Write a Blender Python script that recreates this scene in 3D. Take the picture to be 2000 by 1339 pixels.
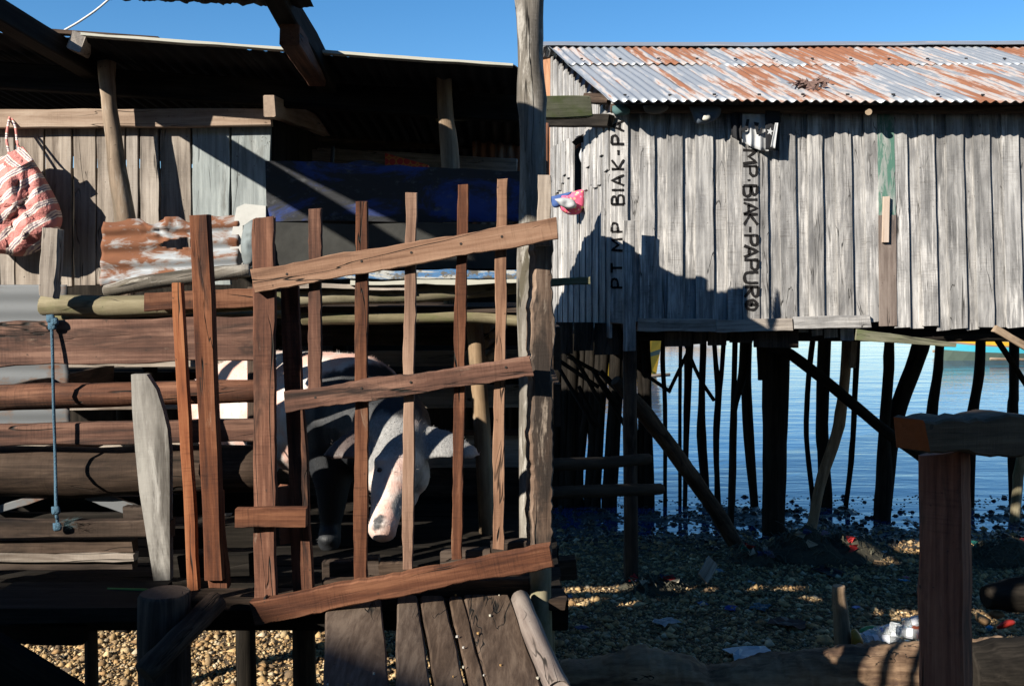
import bpy, bmesh, math, random
import numpy as np
from mathutils import Vector, Matrix, noise

random.seed(7)
S = bpy.context.scene
for o in list(bpy.data.objects):
    bpy.data.objects.remove(o, do_unlink=True)
COL = S.collection

# ------------------------------------------------------------------ camera
H = 2.5            # eye height above the water
F = 1944.44        # focal length in photograph pixels (2000 wide)
HOR = 558.0        # horizon row in the photograph
cam_d = bpy.data.cameras.new('camera')
cam_d.sensor_width = 36.0
cam_d.lens = 35.0
cam_d.shift_y = -(669.5 - HOR) / 2000.0
cam_d.clip_start = 0.05
cam_d.clip_end = 5000
cam = bpy.data.objects.new('camera', cam_d)
COL.objects.link(cam)
cam.location = (0, 0, H)
cam.rotation_euler = (math.radians(90), 0, 0)
S.camera = cam

# ------------------------------------------------------------------ sky + sun
SUN = Vector((1.1, 1.0, -0.70)).normalized()      # direction the light travels
elev = math.asin(-SUN.z)
azim = math.atan2(-SUN.x, -SUN.y)                  # clockwise from +Y
w = bpy.data.worlds.new('World')
S.world = w
w.use_nodes = True
wn = w.node_tree.nodes
wl = w.node_tree.links
bg = wn['Background']
sky = wn.new('ShaderNodeTexSky')
sky.sky_type = 'NISHITA'
sky.sun_disc = False
sky.sun_elevation = elev
sky.sun_rotation = azim
sky.altitude = 0
sky.air_density = 0.9
sky.dust_density = 0.0
sky.ozone_density = 3.0
hs = wn.new('ShaderNodeHueSaturation')
hs.inputs['Saturation'].default_value = 1.27
hs.inputs['Hue'].default_value = 0.5
wl.new(sky.outputs[0], hs.inputs['Color'])
wl.new(hs.outputs[0], bg.inputs['Color'])
bg.inputs['Strength'].default_value = 0.069

sd = bpy.data.lights.new('sun', 'SUN')
sd.energy = 5.0
sd.angle = math.radians(0.5)
sd.color = (1.0, 0.93, 0.82)
so = bpy.data.objects.new('sun', sd)
COL.objects.link(so)
so.rotation_euler = SUN.to_track_quat('-Z', 'Y').to_euler()
so.location = (-20, -20, 20)

S.view_settings.view_transform = 'Standard'
S.view_settings.look = 'None'
S.view_settings.gamma = 1.0
S.view_settings.exposure = 1.2
S.cycles.use_denoising = True
S.cycles.max_bounces = 6
S.cycles.diffuse_bounces = 2

# ------------------------------------------------------------------ helpers
def W(px, py, d):
    return Vector(((px - 1000.0) * d / F, d, H - (py - HOR) * d / F))

def gz(y):                                          # beach height
    return 0.02 * (11.8 - y)

def dground(py):                                    # depth where a pixel row meets the beach
    k = (py - HOR) / F
    return (H - 0.236) / (k - 0.02)

WM = {}
def link(o, parent=None, M=None):
    COL.objects.link(o)
    M = M if M is not None else Matrix.Identity(4)
    o.matrix_basis = M
    WM[o.name] = M
    if parent is not None:
        o.parent = parent
        o.matrix_parent_inverse = WM[parent.name].inverted()
    return o

def tag(o, label, cat, group=None, kind=None):
    if label: o['label'] = label
    if cat: o['category'] = cat
    if group: o['group'] = group
    if kind: o['kind'] = kind
    return o

def thing(name, label, cat, loc, group=None):
    o = bpy.data.objects.new(name, None)
    o.empty_display_size = 0.1
    link(o, None, Matrix.Translation(Vector(loc)))
    return tag(o, label, cat, group)

def mesh(name, verts, faces, mat, parent=None, M=None, smooth=None):
    me = bpy.data.meshes.new(name)
    me.from_pydata([tuple(v) for v in verts], [], faces)
    if smooth is True:
        me.polygons.foreach_set('use_smooth', [True] * len(me.polygons))
    elif smooth is not None and smooth is not False:
        me.polygons.foreach_set('use_smooth', [i in smooth for i in range(len(me.polygons))])
    me.materials.append(mat)
    me.update()
    o = bpy.data.objects.new(name, me)
    return link(o, parent, M)

def frame(p0, X, n):
    X = X.normalized()
    n = Vector(n)
    Y = (n - X * n.dot(X))
    if Y.length < 1e-4:
        n = Vector((0, 0, 1)) if abs(X.z) < .9 else Vector((1, 0, 0))
        Y = n - X * n.dot(X)
    Y.normalize()
    Z = X.cross(Y)
    M = Matrix((X, Y, Z)).transposed().to_4x4()
    M.translation = p0
    return M

def board(name, p0, p1, wd, th, mat, parent=None, n=(0, -1, 0), jit=0.0035, seg=9, w1=None, bow=0.0, endj=None):
    """A sawn board: length along local X, thickness Y, width Z, worn edges and rough ends."""
    p0, p1 = Vector(p0), Vector(p1)
    L = (p1 - p0).length
    M = frame(p0, p1 - p0, n)
    w1 = w1 if w1 is not None else wd
    endj = endj if endj is not None else min(0.012, wd * 0.12)
    V, Fc = [], []
    sd_ = random.random() * 100
    for i in range(seg + 1):
        t = i / seg
        ww = (wd + (w1 - wd) * t) / 2
        zt = ww + jit * noise.noise((t * L * 5, sd_, 0)) * 1.6 + random.uniform(-jit, jit) * .4
        zb = -ww + jit * noise.noise((t * L * 5, sd_, 9)) * 1.6 + random.uniform(-jit, jit) * .4
        y0 = bow * math.sin(math.pi * t) + jit * .6 * noise.noise((t * L * 2, sd_, 20))
        h = th / 2
        c = min(min(h, ww) * random.uniform(.10, .24), .006)
        for (y, z) in ((h, zt - c), (h - c, zt), (-h + c, zt), (-h, zt - c), (-h, zb + c), (-h + c, zb), (h - c, zb), (h, zb + c)):
            x = t * L
            if i == 0: x += random.uniform(-endj, endj) * .5 + endj * .8 * noise.noise((z * 12, sd_, 40))
            if i == seg: x += random.uniform(-endj, endj) * .5 + endj * .8 * noise.noise((z * 12, sd_, 50))
            V.append((x, y + y0, z))
        if i:
            a, b = (i - 1) * 8, i * 8
            for k in range(8):
                k2 = (k + 1) % 8
                Fc.append((a + k, a + k2, b + k2, b + k))
    Fc.append(tuple(range(7, -1, -1)))
    Fc.append(tuple(range(seg * 8, seg * 8 + 8)))
    return mesh(name, V, Fc, mat, parent, M)

def pboard(name, a, b, d, wpx, th, mat, parent=None, d1=None, w1=None, **k):
    """Board between two photograph points (centre line) at depth d; width in pixels at that depth."""
    d1 = d1 if d1 is not None else d
    return board(name, W(a[0], a[1], d), W(b[0], b[1], d1), wpx * d / F, th, mat, parent,
                 w1=(None if w1 is None else w1 * d1 / F), **k)

def spline(P, n):
    P = [Vector(p) for p in P]
    Q = [P[0] * 2 - P[1]] + P + [P[-1] * 2 - P[-2]]
    out = []
    for i in range(1, len(Q) - 2):
        for j in range(n):
            t = j / n
            a, b, c, e = Q[i - 1], Q[i], Q[i + 1], Q[i + 2]
            out.append(0.5 * ((2 * b) + (c - a) * t + (2 * a - 5 * b + 4 * c - e) * t * t + (3 * b - a - 3 * c + e) * t ** 3))
    out.append(P[-1])
    return out

def log(name, pts, radii, mat, parent=None, sides=12, n=4, rough=0.06, bevel=0.12, knots=0):
    """A round pole along 3-D points with a radius per point; uneven, with worn ends."""
    pts = [Vector(p) for p in pts]
    if not isinstance(radii, (list, tuple)):
        radii = [radii] * len(pts)
    C = spline(pts, n)
    N = len(C) - 1
    M = frame(pts[0], pts[-1] - pts[0], (0, -1, 0))
    Mi = M.inverted()
    sd_ = random.random() * 100
    kn = [(random.random(), random.random() * 6.28) for _ in range(knots)]
    V, Fc, sm = [], [], set()
    rows = []
    for i, p in enumerate(C):
        t = i / N
        f = t * (len(radii) - 1)
        k = min(int(f), len(radii) - 2)
        r = radii[k] + (radii[k + 1] - radii[k]) * (f - k)
        T = (C[min(i + 1, N)] - C[max(i - 1, 0)]).normalized()
        rows.append((p, T, r))
    p, T, r = rows[0]
    rows[0] = (p + T * r * bevel, T, r)
    rows.insert(0, (p, T, r * (1 - bevel)))
    p, T, r = rows[-1]
    rows[-1] = (p - T * r * bevel, T, r)
    rows.append((p, T, r * (1 - bevel)))
    for i, (p, T, r) in enumerate(rows):
        ref = Vector((0, 0, 1)) if abs(T.z) < .7 else Vector((0, 1, 0))
        A = T.cross(ref).normalized()
        B = T.cross(A).normalized()
        s = i / len(rows)
        for k in range(sides):
            a = 2 * math.pi * k / sides
            rr = r * (1 + rough * 2 * noise.noise((math.cos(a) * .8 + sd_, math.sin(a) * .8, s * 9)) + random.uniform(-rough, rough) * .25)
            for (ks, ka) in kn:
                rr += r * .22 * math.exp(-((s - ks) * 30) ** 2) * max(0, math.cos(a - ka)) ** 6
            V.append(Mi @ (p + A * math.cos(a) * rr + B * math.sin(a) * rr))
        if i:
            a0, b0 = (i - 1) * sides, i * sides
            for k in range(sides):
                k2 = (k + 1) % sides
                sm.add(len(Fc))
                Fc.append((a0 + k, a0 + k2, b0 + k2, b0 + k))
    Fc.append(tuple(range(sides - 1, -1, -1)))
    nb = (len(rows) - 1) * sides
    Fc.append(tuple(range(nb, nb + sides)))
    return mesh(name, V, Fc, mat, parent, M, smooth=sm)

def plog(name, pts, wpx, mat, parent=None, **k):
    """Pole through (px, py, depth) points, widths in photograph pixels at each point's depth."""
    if not isinstance(wpx, (list, tuple)):
        wpx = [wpx] * len(pts)
    return log(name, [W(*p) for p in pts], [.5 * w_ * p[2] / F for w_, p in zip(wpx, pts)], mat, parent, **k)

def slab(name, poly, d, th, mat, parent=None, axis=(1, 0), tilt=0.0, z=None):
    """A flat piece with a free outline (photograph points at depth d), extruded by th away from the viewer."""
    c = Vector((sum(p[0] for p in poly) / len(poly), sum(p[1] for p in poly) / len(poly)))
    o = W(c.x, c.y, d)
    X = Vector((axis[0], 0, axis[1])).normalized()
    M = frame(o, X, (0, -1, 0))
    Mi = M.inverted()
    F_ = [Mi @ (W(p[0], p[1], d + tilt * (p[1] - c.y))) for p in poly]
    n = len(F_)
    V = [tuple(v) for v in F_] + [(v.x, v.y - th, v.z) for v in F_]
    Fc = [tuple(range(n)), tuple(range(2 * n - 1, n - 1, -1))]
    for i in range(n):
        j = (i + 1) % n
        Fc.append((j, i, n + i, n + j))
    ob = mesh(name, V, Fc, mat, parent, M)
    bm = bmesh.new(); bm.from_mesh(ob.data)
    bmesh.ops.recalc_face_normals(bm, faces=bm.faces)
    bm.to_mesh(ob.data); bm.free()
    return ob

def sheet(name, O, U, Vv, L, Wd, pitch, amp, mat, parent=None, nu=14, edge=0.0, sag=0.0, per=8, holes=None):
    """Corrugated sheet. O origin corner, U along the corrugations (length L), Vv across (width Wd)."""
    U = Vector(U).normalized(); Vv = Vector(Vv)
    Vv = (Vv).normalized()
    M0 = frame(Vector(O), U, U.cross(Vv))
    Mi = M0.inverted()
    nv = max(8, int(Wd / pitch * per))
    Nn = U.cross(Vv).normalized()
    V, Fc = [], []
    sd_ = random.random() * 50
    ej = [random.uniform(-edge, edge) for _ in range(nv + 1)]
    for i in range(nu + 1):
        for j in range(nv + 1):
            u = i / nu * L
            if i == nu: u += ej[j]
            v = j / nv * Wd
            hgt = amp * math.cos(2 * math.pi * v / pitch) + sag * noise.noise((u * 1.3 + sd_, v * 1.3, 0))
            V.append(Mi @ (Vector(O) + U * u + Vv * v + Nn * hgt))
    for i in range(nu):
        for j in range(nv):
            a = i * (nv + 1) + j
            if holes and holes(i / nu, j / nv): continue
            Fc.append((a, a + 1, a + nv + 2, a + nv + 1))
    ob = mesh(name, V, Fc, mat, parent, M0, smooth=True)
    md = ob.modifiers.new('thickness', 'SOLIDIFY')
    md.thickness = 0.0015
    return ob

# ------------------------------------------------------------------ materials
class NT:
    def __init__(s, name):
        s.m = bpy.data.materials.new(name); s.m.use_nodes = True
        s.t = s.m.node_tree; s.n = s.t.nodes; s.l = s.t.links
        s.b = s.n['Principled BSDF']; s.out = s.n['Material Output']
    def add(s, ty, **kw):
        nd = s.n.new('ShaderNode' + ty)
        for k, v in kw.items():
            setattr(nd, k, v)
        return nd
    def set(s, sock, v):
        if isinstance(v, bpy.types.NodeSocket): s.l.new(v, sock)
        elif isinstance(v, (tuple, list)) and len(v) == 3 and sock.type == 'RGBA': sock.default_value = (*v, 1)
        else: sock.default_value = v
    def math(s, op, a, b=None, clamp=False):
        nd = s.add('Math', operation=op, use_clamp=clamp)
        s.set(nd.inputs[0], a)
        if b is not None: s.set(nd.inputs[1], b)
        return nd.outputs[0]
    def mix(s, f, a, b, mode='MIX'):
        nd = s.add('MixRGB', blend_type=mode)
        s.set(nd.inputs[0], f); s.set(nd.inputs[1], a); s.set(nd.inputs[2], b)
        return nd.outputs[0]
    def ramp(s, f, stops, interp='LINEAR'):
        nd = s.add('ValToRGB'); nd.color_ramp.interpolation = interp
        el = nd.color_ramp.elements
        while len(el) < len(stops): el.new(.5)
        for e, (p, c) in zip(el, stops):
            e.position = p; e.color = (*c, 1) if len(c) == 3 else c
        s.set(nd.inputs[0], f)
        return nd.outputs[0]
    def step(s, f, lo, hi):
        nd = s.add('MapRange', interpolation_type='SMOOTHSTEP')
        s.set(nd.inputs[0], f); nd.inputs[1].default_value = lo; nd.inputs[2].default_value = hi
        return nd.outputs[0]
    def noise(s, vec, scale=(1, 1, 1), detail=4, rough=.6, dist=0.0, sc=1.0):
        mp = s.add('Mapping'); mp.inputs['Scale'].default_value = scale
        s.l.new(vec, mp.inputs[0])
        nd = s.add('TexNoise'); nd.inputs['Scale'].default_value = sc
        nd.inputs['Detail'].default_value = detail; nd.inputs['Roughness'].default_value = rough
        nd.inputs['Distortion'].default_value = dist
        s.l.new(mp.outputs[0], nd.inputs['Vector'])
        return nd.outputs[0]
    def coords(s):
        tc = s.add('TexCoord'); oi = s.add('ObjectInfo')
        va = s.add('VectorMath', operation='MULTIPLY_ADD')
        cx = s.add('CombineXYZ')
        for i in range(3):
            s.l.new(s.math('MULTIPLY', oi.outputs['Random'], (71.3, 37.7, 53.9)[i]), cx.inputs[i])
        s.l.new(tc.outputs['Object'], va.inputs[0]); va.inputs[1].default_value = (1, 1, 1)
        s.l.new(cx.outputs[0], va.inputs[2])
        return va.outputs[0], oi.outputs['Random'], tc
    def bump(s, h, strength=.4, dist=.01, prev=None):
        nd = s.add('Bump'); nd.inputs['Strength'].default_value = strength; nd.inputs['Distance'].default_value = dist
        s.set(nd.inputs['Height'], h)
        if prev is not None: s.l.new(prev, nd.inputs['Normal'])
        s.l.new(nd.outputs[0], s.b.inputs['Normal'])
        return nd.outputs[0]

def wood(name, dark, mid, light, rough=.82, patch=None, patch_lo=.55, patch_hi=.7, saw=.35, bump=.5, var=.35,
         stain=None, stain_lo=.56, stain_hi=.72, end=None, grain=1.0, crack=1.0, moss=None, spec=.25, dist=1.0, pscale=(3.2, 17, 17), zone=0.0):
    K = .62
    sc_ = lambda c_: None if c_ is None else tuple(x * K for x in c_)
    dark, mid, light, patch, stain, end, moss = map(sc_, (dark, mid, light, patch, stain, end, moss))
    t = NT(name)
    v, rnd, tc = t.coords()
    g1 = t.noise(v, (1.6, 52 * grain, 52 * grain), 7, .7, .5 * dist)
    g2 = t.noise(v, (.9, 13 * grain, 13 * grain), 6, .65, 1.4 * dist)
    bl = t.noise(v, (2.5, 7, 7), 5, .65, .5)
    sw = t.noise(v, (150, 9, 9), 3, .6, .4)
    swm = t.step(t.noise(v, (3, 6, 6), 3, .6), .44, .62)
    f = t.math('ADD', t.math('MULTIPLY', g1, .5), t.math('MULTIPLY', g2, .5))
    f = t.math('ADD', f, t.math('MULTIPLY', t.math('SUBTRACT', bl, .5), .45))
    c = t.ramp(f, [(.35, dark), (.49, mid), (.62, light)])
    if stain is not None:
        st = t.noise(v, (1.6, 9, 9), 5, .65, .8)
        c = t.mix(t.step(st, stain_lo, stain_hi), c, stain)
    if patch is not None:
        pn = t.noise(v, pscale, 7, .72, .5 * dist)
        if zone: pn = t.math('ADD', pn, t.math('MULTIPLY', t.math('SUBTRACT', t.noise(v, (1.3, 2.5, 2.5), 3, .6), .5), zone))
        c = t.mix(t.math('MULTIPLY', t.step(pn, patch_lo, patch_hi), .85), c, patch)
    if moss is not None:
        mn = t.noise(v, (4, 7, 7), 5, .6)
        c = t.mix(t.math('MULTIPLY', t.step(mn, .5, .68), .8), c, moss)
    c = t.mix(t.math('MULTIPLY', t.math('MULTIPLY', t.step(sw, .50, .68), swm), saw), c, t.mix(1, c, (.5, .47, .45), 'MULTIPLY'))
    # drying cracks along the grain
    ck = t.noise(v, (1.1, 11, 11), 3, .5, .6)
    ckm = t.math('SUBTRACT', 1.0, t.step(t.math('ABSOLUTE', t.math('SUBTRACT', ck, .5)), .0, .011))
    ckm = t.math('MULTIPLY', ckm, t.step(t.noise(v, (1.5, 5, 5), 2), .5, .6))
    ckm = t.math('MULTIPLY', ckm, crack)
    c = t.mix(ckm, c, (.012, .010, .008))
    # small dark nail holes and specks
    sp = t.noise(v, (60, 60, 60), 1, .4)
    c = t.mix(t.math('MULTIPLY', t.step(sp, .74, .80), .6), c, (.02, .014, .01))
    # end grain
    nz = t.add('SeparateXYZ'); t.l.new(tc.outputs['Normal'], nz.inputs[0])
    ef = t.step(t.math('ABSOLUTE', nz.outputs[0]), .75, .92)
    rg = t.noise(v, (1, 60, 60), 3, .6)
    ec = t.mix(rg, tuple(x * .8 for x in (end or mid)), tuple(x * 1.15 for x in (end or light)))
    c = t.mix(ef, c, ec)
    hsv = t.add('HueSaturation')
    r2 = t.math('FRACT', t.math('MULTIPLY', rnd, 7.31))
    t.l.new(t.math('ADD', t.math('MULTIPLY', rnd, var), 1 - var / 2), hsv.inputs['Value'])
    t.l.new(t.math('ADD', t.math('MULTIPLY', r2, .3), .85), hsv.inputs['Saturation'])
    t.l.new(c, hsv.inputs['Color'])
    t.l.new(hsv.outputs[0], t.b.inputs['Base Color'])
    t.b.inputs['Roughness'].default_value = rough
    t.b.inputs['Specular IOR Level'].default_value = spec
    hh = t.math('ADD', t.math('MULTIPLY', g1, .5), t.math('ADD', t.math('MULTIPLY', sw, .18), t.math('MULTIPLY', ckm, -1.2)))
    t.bump(hh, bump, .006)
    return t.m

def plain(name, col, rough=.7, var=.12, sc=14, bump=.15, metal=0.0, dark=None, spec=.3):
    col = tuple(x * .66 for x in col); dark = None if dark is None else tuple(x * .66 for x in dark)
    t = NT(name)
    v, rnd, tc = t.coords()
    n = t.noise(v, (sc, sc, sc), 5, .6)
    c = t.mix(n, tuple(x * (1 - var * 2) for x in col) if dark is None else dark, tuple(min(1, x * (1 + var)) for x in col))
    t.l.new(c, t.b.inputs['Base Color'])
    t.b.inputs['Roughness'].default_value = rough
    t.b.inputs['Metallic'].default_value = metal
    t.b.inputs['Specular IOR Level'].default_value = spec
    t.bump(n, bump, .008)
    return t.m

M_gate = wood('sawn_redwood', (.042, .016, .010), (.135, .054, .030), (.26, .120, .070), stain=(.035, .017, .012), stain_lo=.52, stain_hi=.70, patch=(.36, .26, .19), patch_lo=.60, patch_hi=.76, saw=.7, var=.6, end=(.20, .10, .065), bump=.8, crack=1.3)
M_gatelt = wood('sawn_pale_redwood', (.14, .075, .05), (.31, .185, .125), (.42, .27, .19), stain=(.09, .045, .03), stain_lo=.60, stain_hi=.78, saw=.4, var=.1, end=(.24, .12, .075), crack=1.2, bump=.7)
M_rail = wood('worn_brown_board', (.038, .016, .010), (.128, .052, .029), (.26, .125, .075), stain=(.026, .014, .010), stain_lo=.50, stain_hi=.68, patch=(.34, .23, .15), patch_lo=.60, patch_hi=.74, saw=.5, var=.35, crack=1.4, bump=.8)
M_rust_wood = wood('orange_fresh_wood', (.13, .045, .02), (.30, .10, .042), (.42, .175, .08), saw=.6, var=.2, stain=(.10, .04, .02), stain_lo=.6, stain_hi=.8)
M_grey = wood('silver_grey_plank', (.14, .137, .135), (.33, .32, .31), (.54, .525, .505), patch=(.80, .77, .73), patch_lo=.5, patch_hi=.70, saw=.55, var=.34, stain=(.20, .197, .20), stain_lo=.5, stain_hi=.74, grain=1.2, crack=.9, rough=.9, dist=.2, pscale=(2.4, 42, 42), zone=.55, bump=.8)
M_shed = wood('grey_brown_plank', (.15, .125, .105), (.37, .315, .265), (.55, .48, .41), patch=(.50, .45, .39), patch_lo=.56, patch_hi=.7, saw=.25, var=.35, stain=(.15, .115, .09), crack=1.0, dist=.4, zone=.3, bump=.7)
M_bluegrey = wood('faded_blue_grey_plank', (.20, .225, .225), (.31, .345, .345), (.44, .48, .475), patch=(.5, .53, .52), saw=.1, var=.15, stain=(.2, .21, .2), crack=.8)
M_beam = wood('pale_pink_beam', (.22, .155, .115), (.38, .285, .22), (.50, .40, .32), saw=.25, var=.1, stain=(.24, .16, .11), stain_lo=.6, stain_hi=.8)
M_pole = wood('barked_pole', (.15, .10, .06), (.32, .225, .145), (.48, .36, .245), saw=.1, var=.25, patch=(.5, .45, .38), patch_lo=.58, patch_hi=.72, stain=(.16, .12, .08), grain=.6, crack=.7)
M_polegrn = wood('mossy_pole', (.10, .085, .045), (.235, .20, .125), (.36, .315, .205), saw=.05, var=.2, stain=(.13, .11, .06), grain=.5, crack=.9, moss=(.14, .15, .06))
M_lichen = wood('grey_lichen_pole', (.07, .062, .05), (.21, .185, .155), (.38, .35, .305), saw=0, var=.1, patch=(.50, .47, .42), patch_lo=.52, patch_hi=.64, stain=(.10, .085, .055), stain_lo=.48, stain_hi=.64, grain=.5, crack=1.6, bump=1.0)
M_dark = wood('wet_shaded_wood', (.006, .005, .004), (.018, .015, .012), (.036, .030, .024), saw=.1, var=.3, crack=.3, rough=.85, spec=.1)  # wet stilt wood, darkened further to stand in for shade under floors and roofs
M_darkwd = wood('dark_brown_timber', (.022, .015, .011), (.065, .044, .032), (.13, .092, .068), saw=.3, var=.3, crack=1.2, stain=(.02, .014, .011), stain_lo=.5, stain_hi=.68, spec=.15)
M_deck = wood('dirty_gangway_plank', (.040, .025, .016), (.105, .070, .048), (.19, .135, .095), saw=.15, var=.15, crack=1.4, stain=(.03, .022, .018), patch=(.17, .14, .11), patch_lo=.62, patch_hi=.8, rough=.7)
M_white = wood('whitewashed_board', (.14, .13, .115), (.29, .272, .245), (.44, .42, .38), saw=.05, var=.08, stain=(.10, .09, .078), stain_lo=.50, stain_hi=.70, patch=(.52, .50, .46), patch_lo=.56, patch_hi=.7, dist=.8, grain=.35, crack=.5, bump=.8)
M_mossbm = wood('green_mossy_beam', (.08, .08, .045), (.17, .165, .10), (.27, .26, .17), saw=.1, var=.1, moss=(.13, .16, .05), crack=.8)
M_orange = wood('orange_brown_plank', (.28, .12, .06), (.46, .225, .12), (.56, .31, .18), saw=.15, var=.1, crack=.4, stain=(.3, .13, .07))
M_redpost = wood('reddish_railing_timber', (.11, .024, .007), (.33, .080, .022), (.52, .155, .050), saw=.45, var=.1, stain=(.10, .04, .02), stain_lo=.52, stain_hi=.70, crack=1.3, end=(.50, .13, .05), bump=.9)
M_beamdk = wood('weathered_beam', (.05, .032, .02), (.15, .098, .062), (.27, .19, .125), saw=.3, var=.1, stain=(.04, .026, .017), crack=1.5, end=(.36, .11, .05), bump=.9)
M_logbr = wood('rotten_orange_log', (.10, .055, .03), (.25, .155, .09), (.40, .27, .165), saw=.0, var=.1, stain=(.09, .05, .032), stain_lo=.5, stain_hi=.68, patch=(.46, .27, .12), patch_lo=.6, patch_hi=.72, grain=.5, crack=1.2, bump=.9)
M_green = wood('green_painted_plank', (.20, .26, .23), (.30, .34, .31), (.40, .42, .39), saw=.1, var=.05, patch=(.055, .20, .14), patch_lo=.47, patch_hi=.56, stain=(.26, .25, .23))
M_brownpl = wood('brown_patch_plank', (.13, .10, .085), (.235, .19, .165), (.32, .27, .235), saw=.15, var=.05, stain=(.1, .085, .08))
M_batten = wood('fresh_pine_batten', (.46, .32, .22), (.58, .43, .32), (.66, .52, .41), saw=.1, var=.05, crack=.1)

def tin(name, base=(.60, .64, .68), rustmix=.5, metal=.55, rough=.42, along=1.1, across=6.0, dark=1.0):
    t = NT(name)
    v, rnd, tc = t.coords()
    n1 = t.noise(v, (along, across, across), 6, .62, .4)
    n2 = t.noise(v, (5, 30, 30), 5, .7)
    n3 = t.noise(v, (.7, 1.6, 1.6), 2, .5)
    r = t.math('ADD', t.math('MULTIPLY', n1, .8), t.math('MULTIPLY', n3, .45))
    r = t.math('ADD', r, t.math('MULTIPLY', t.math('SUBTRACT', n2, .5), .30))
    lo = .80 - rustmix * .35
    m1 = t.step(r, lo - .06, lo + .02)
    m2 = t.step(r, lo + .0, lo + .08)
    g = t.mix(n2, tuple(x * .80 for x in base), base)
    c = t.mix(t.math('MULTIPLY', m1, .5), g, (.36 * dark, .22 * dark, .14 * dark))
    c = t.mix(m2, c, t.mix(n2, (.15 * dark, .052 * dark, .025 * dark), (.38 * dark, .155 * dark, .072 * dark)))
    t.l.new(c, t.b.inputs['Base Color'])
    t.l.new(t.math('MULTIPLY', t.math('SUBTRACT', 1.0, m1), metal), t.b.inputs['Metallic'])
    t.l.new(t.math('ADD', t.math('MULTIPLY', m1, .4), rough), t.b.inputs['Roughness'])
    t.bump(n2, .12, .004)
    return t.m
M_tin = tin('rusted_roof_tin', base=(.36, .385, .41), rustmix=.42, across=9, along=.6, dark=.62)
M_tin2 = tin('galvanised_roof_tin', base=(.37, .395, .42), rustmix=.26, across=9, along=.6, dark=.62)
M_tin3 = tin('heavily_rusted_tin', base=(.34, .36, .38), rustmix=.60, across=8, along=.5, dark=.62)
M_scrap = tin('torn_rusty_tin', base=(.27, .29, .31), rustmix=.62, along=8, across=16, dark=.5, rough=.6, metal=.2)
M_galv = tin('bare_galvanised_tin', base=(.12, .128, .135), rustmix=.42, rough=.7, metal=.2, along=5, dark=.4)
M_darktin = tin('shaded_dark_tin', base=(.009, .009, .010), rustmix=.3, metal=.0, rough=.95, dark=.04)  # near-black base stands in for the shade under the roofs
M_oldtin = tin('old_brown_tin', base=(.16, .15, .145), rustmix=.6, metal=.2, rough=.6, dark=.6)
M_nail = plain('dark_nail_washer', (.03, .028, .028), .6)
M_edge = plain('pale_fibre_sheet', (.55, .54, .46), .85, sc=9)
M_thatch = plain('dry_thatch', (.26, .20, .11), .9, sc=40, bump=.5)
def brush_paint():
    t = NT('black_brush_paint')
    v = t.add('TexCoord').outputs['Object']
    t.b.inputs['Base Color'].default_value = (.012, .011, .011, 1); t.b.inputs['Roughness'].default_value = .85
    n = t.noise(v, (75, 75, 14), 5, .7)
    n2 = t.noise(v, (9, 9, 9), 3, .5)
    t.l.new(t.step(t.math('ADD', n, t.math('MULTIPLY', n2, .5)), .56, .70), t.b.inputs['Alpha'])
    t.b.inputs['Specular IOR Level'].default_value = .1
    return t.m
M_paint = brush_paint()
M_wire = plain('white_cable', (.75, .75, .73), .5)
M_iron = plain('dark_iron_pipe', (.05, .055, .06), .5, metal=.4)

def blue_paint():
    t = NT('navy_painted_plank')
    v, rnd, tc = t.coords()
    a = t.noise(v, (2.2, 5, 5), 6, .7, .6)
    b = t.noise(v, (14, 24, 24), 5, .7)
    c = t.mix(t.step(a, .46, .60), (.012, .013, .016), (.008, .032, .17))  # near-black part of the base carries the shade on the navy planks
    c = t.mix(t.math('MULTIPLY', t.step(b, .55, .72), .55), c, (.10, .105, .115))
    t.l.new(c, t.b.inputs['Base Color'])
    t.b.inputs['Roughness'].default_value = .75
    t.bump(b, .5, .006)
    return t.m
M_navy = blue_paint()
M_blackpl = plain('shade_dark_plank', (.075, .075, .068), .8, dark=(.012, .012, .012), sc=9, bump=.4)  # dark base stands in for the shade on the lower boat plank
def boatpaint():
    t = NT('flaking_white_blue_paint')
    v, rnd, tc = t.coords()
    a = t.noise(v, (3, 16, 16), 6, .7, .6)
    b = t.noise(v, (18, 30, 30), 5, .7)
    c = t.mix(t.step(a, .47, .53), (.30, .30, .28), (.03, .11, .24))
    c = t.mix(t.step(b, .50, .60), c, (.07, .062, .05))
    t.l.new(c, t.b.inputs['Base Color']); t.b.inputs['Roughness'].default_value = .7
    t.bump(b, .5, .006)
    return t.m
M_boatpt = boatpaint()

# ------------------------------------------------------------------ setting: beach, water
def beach_mat():
    t = NT('coral_gravel_beach')
    tc = t.add('TexCoord'); v = tc.outputs['Object']
    n1 = t.noise(v, (38, 38, 38), 5, .7)
    vo = t.add('TexVoronoi'); vo.inputs['Scale'].default_value = 42; t.l.new(v, vo.inputs['Vector'])
    sep = t.add('SeparateXYZ'); t.l.new(v, sep.inputs[0])
    wet = t.step(t.math('ADD', sep.outputs[1], t.math('MULTIPLY', t.noise(v, (.8, .8, .8), 4), 1.6)), 9.7, 10.9)
    c = t.mix(n1, (.055, .036, .018), (.22, .15, .075))
    c = t.mix(t.step(vo.outputs['Distance'], .2, .7), c, t.mix(1, c, (.35, .33, .3), 'MULTIPLY'))
    c = t.mix(wet, c, t.mix(n1, (.016, .015, .014), (.05, .045, .038)))
    t.l.new(c, t.b.inputs['Base Color'])
    t.l.new(t.math('SUBTRACT', .9, t.math('MULTIPLY', wet, .45)), t.b.inputs['Roughness'])
    t.bump(t.math('ADD', n1, t.math('MULTIPLY', vo.outputs['Distance'], -.6)), .9, .02)
    return t.m

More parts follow.
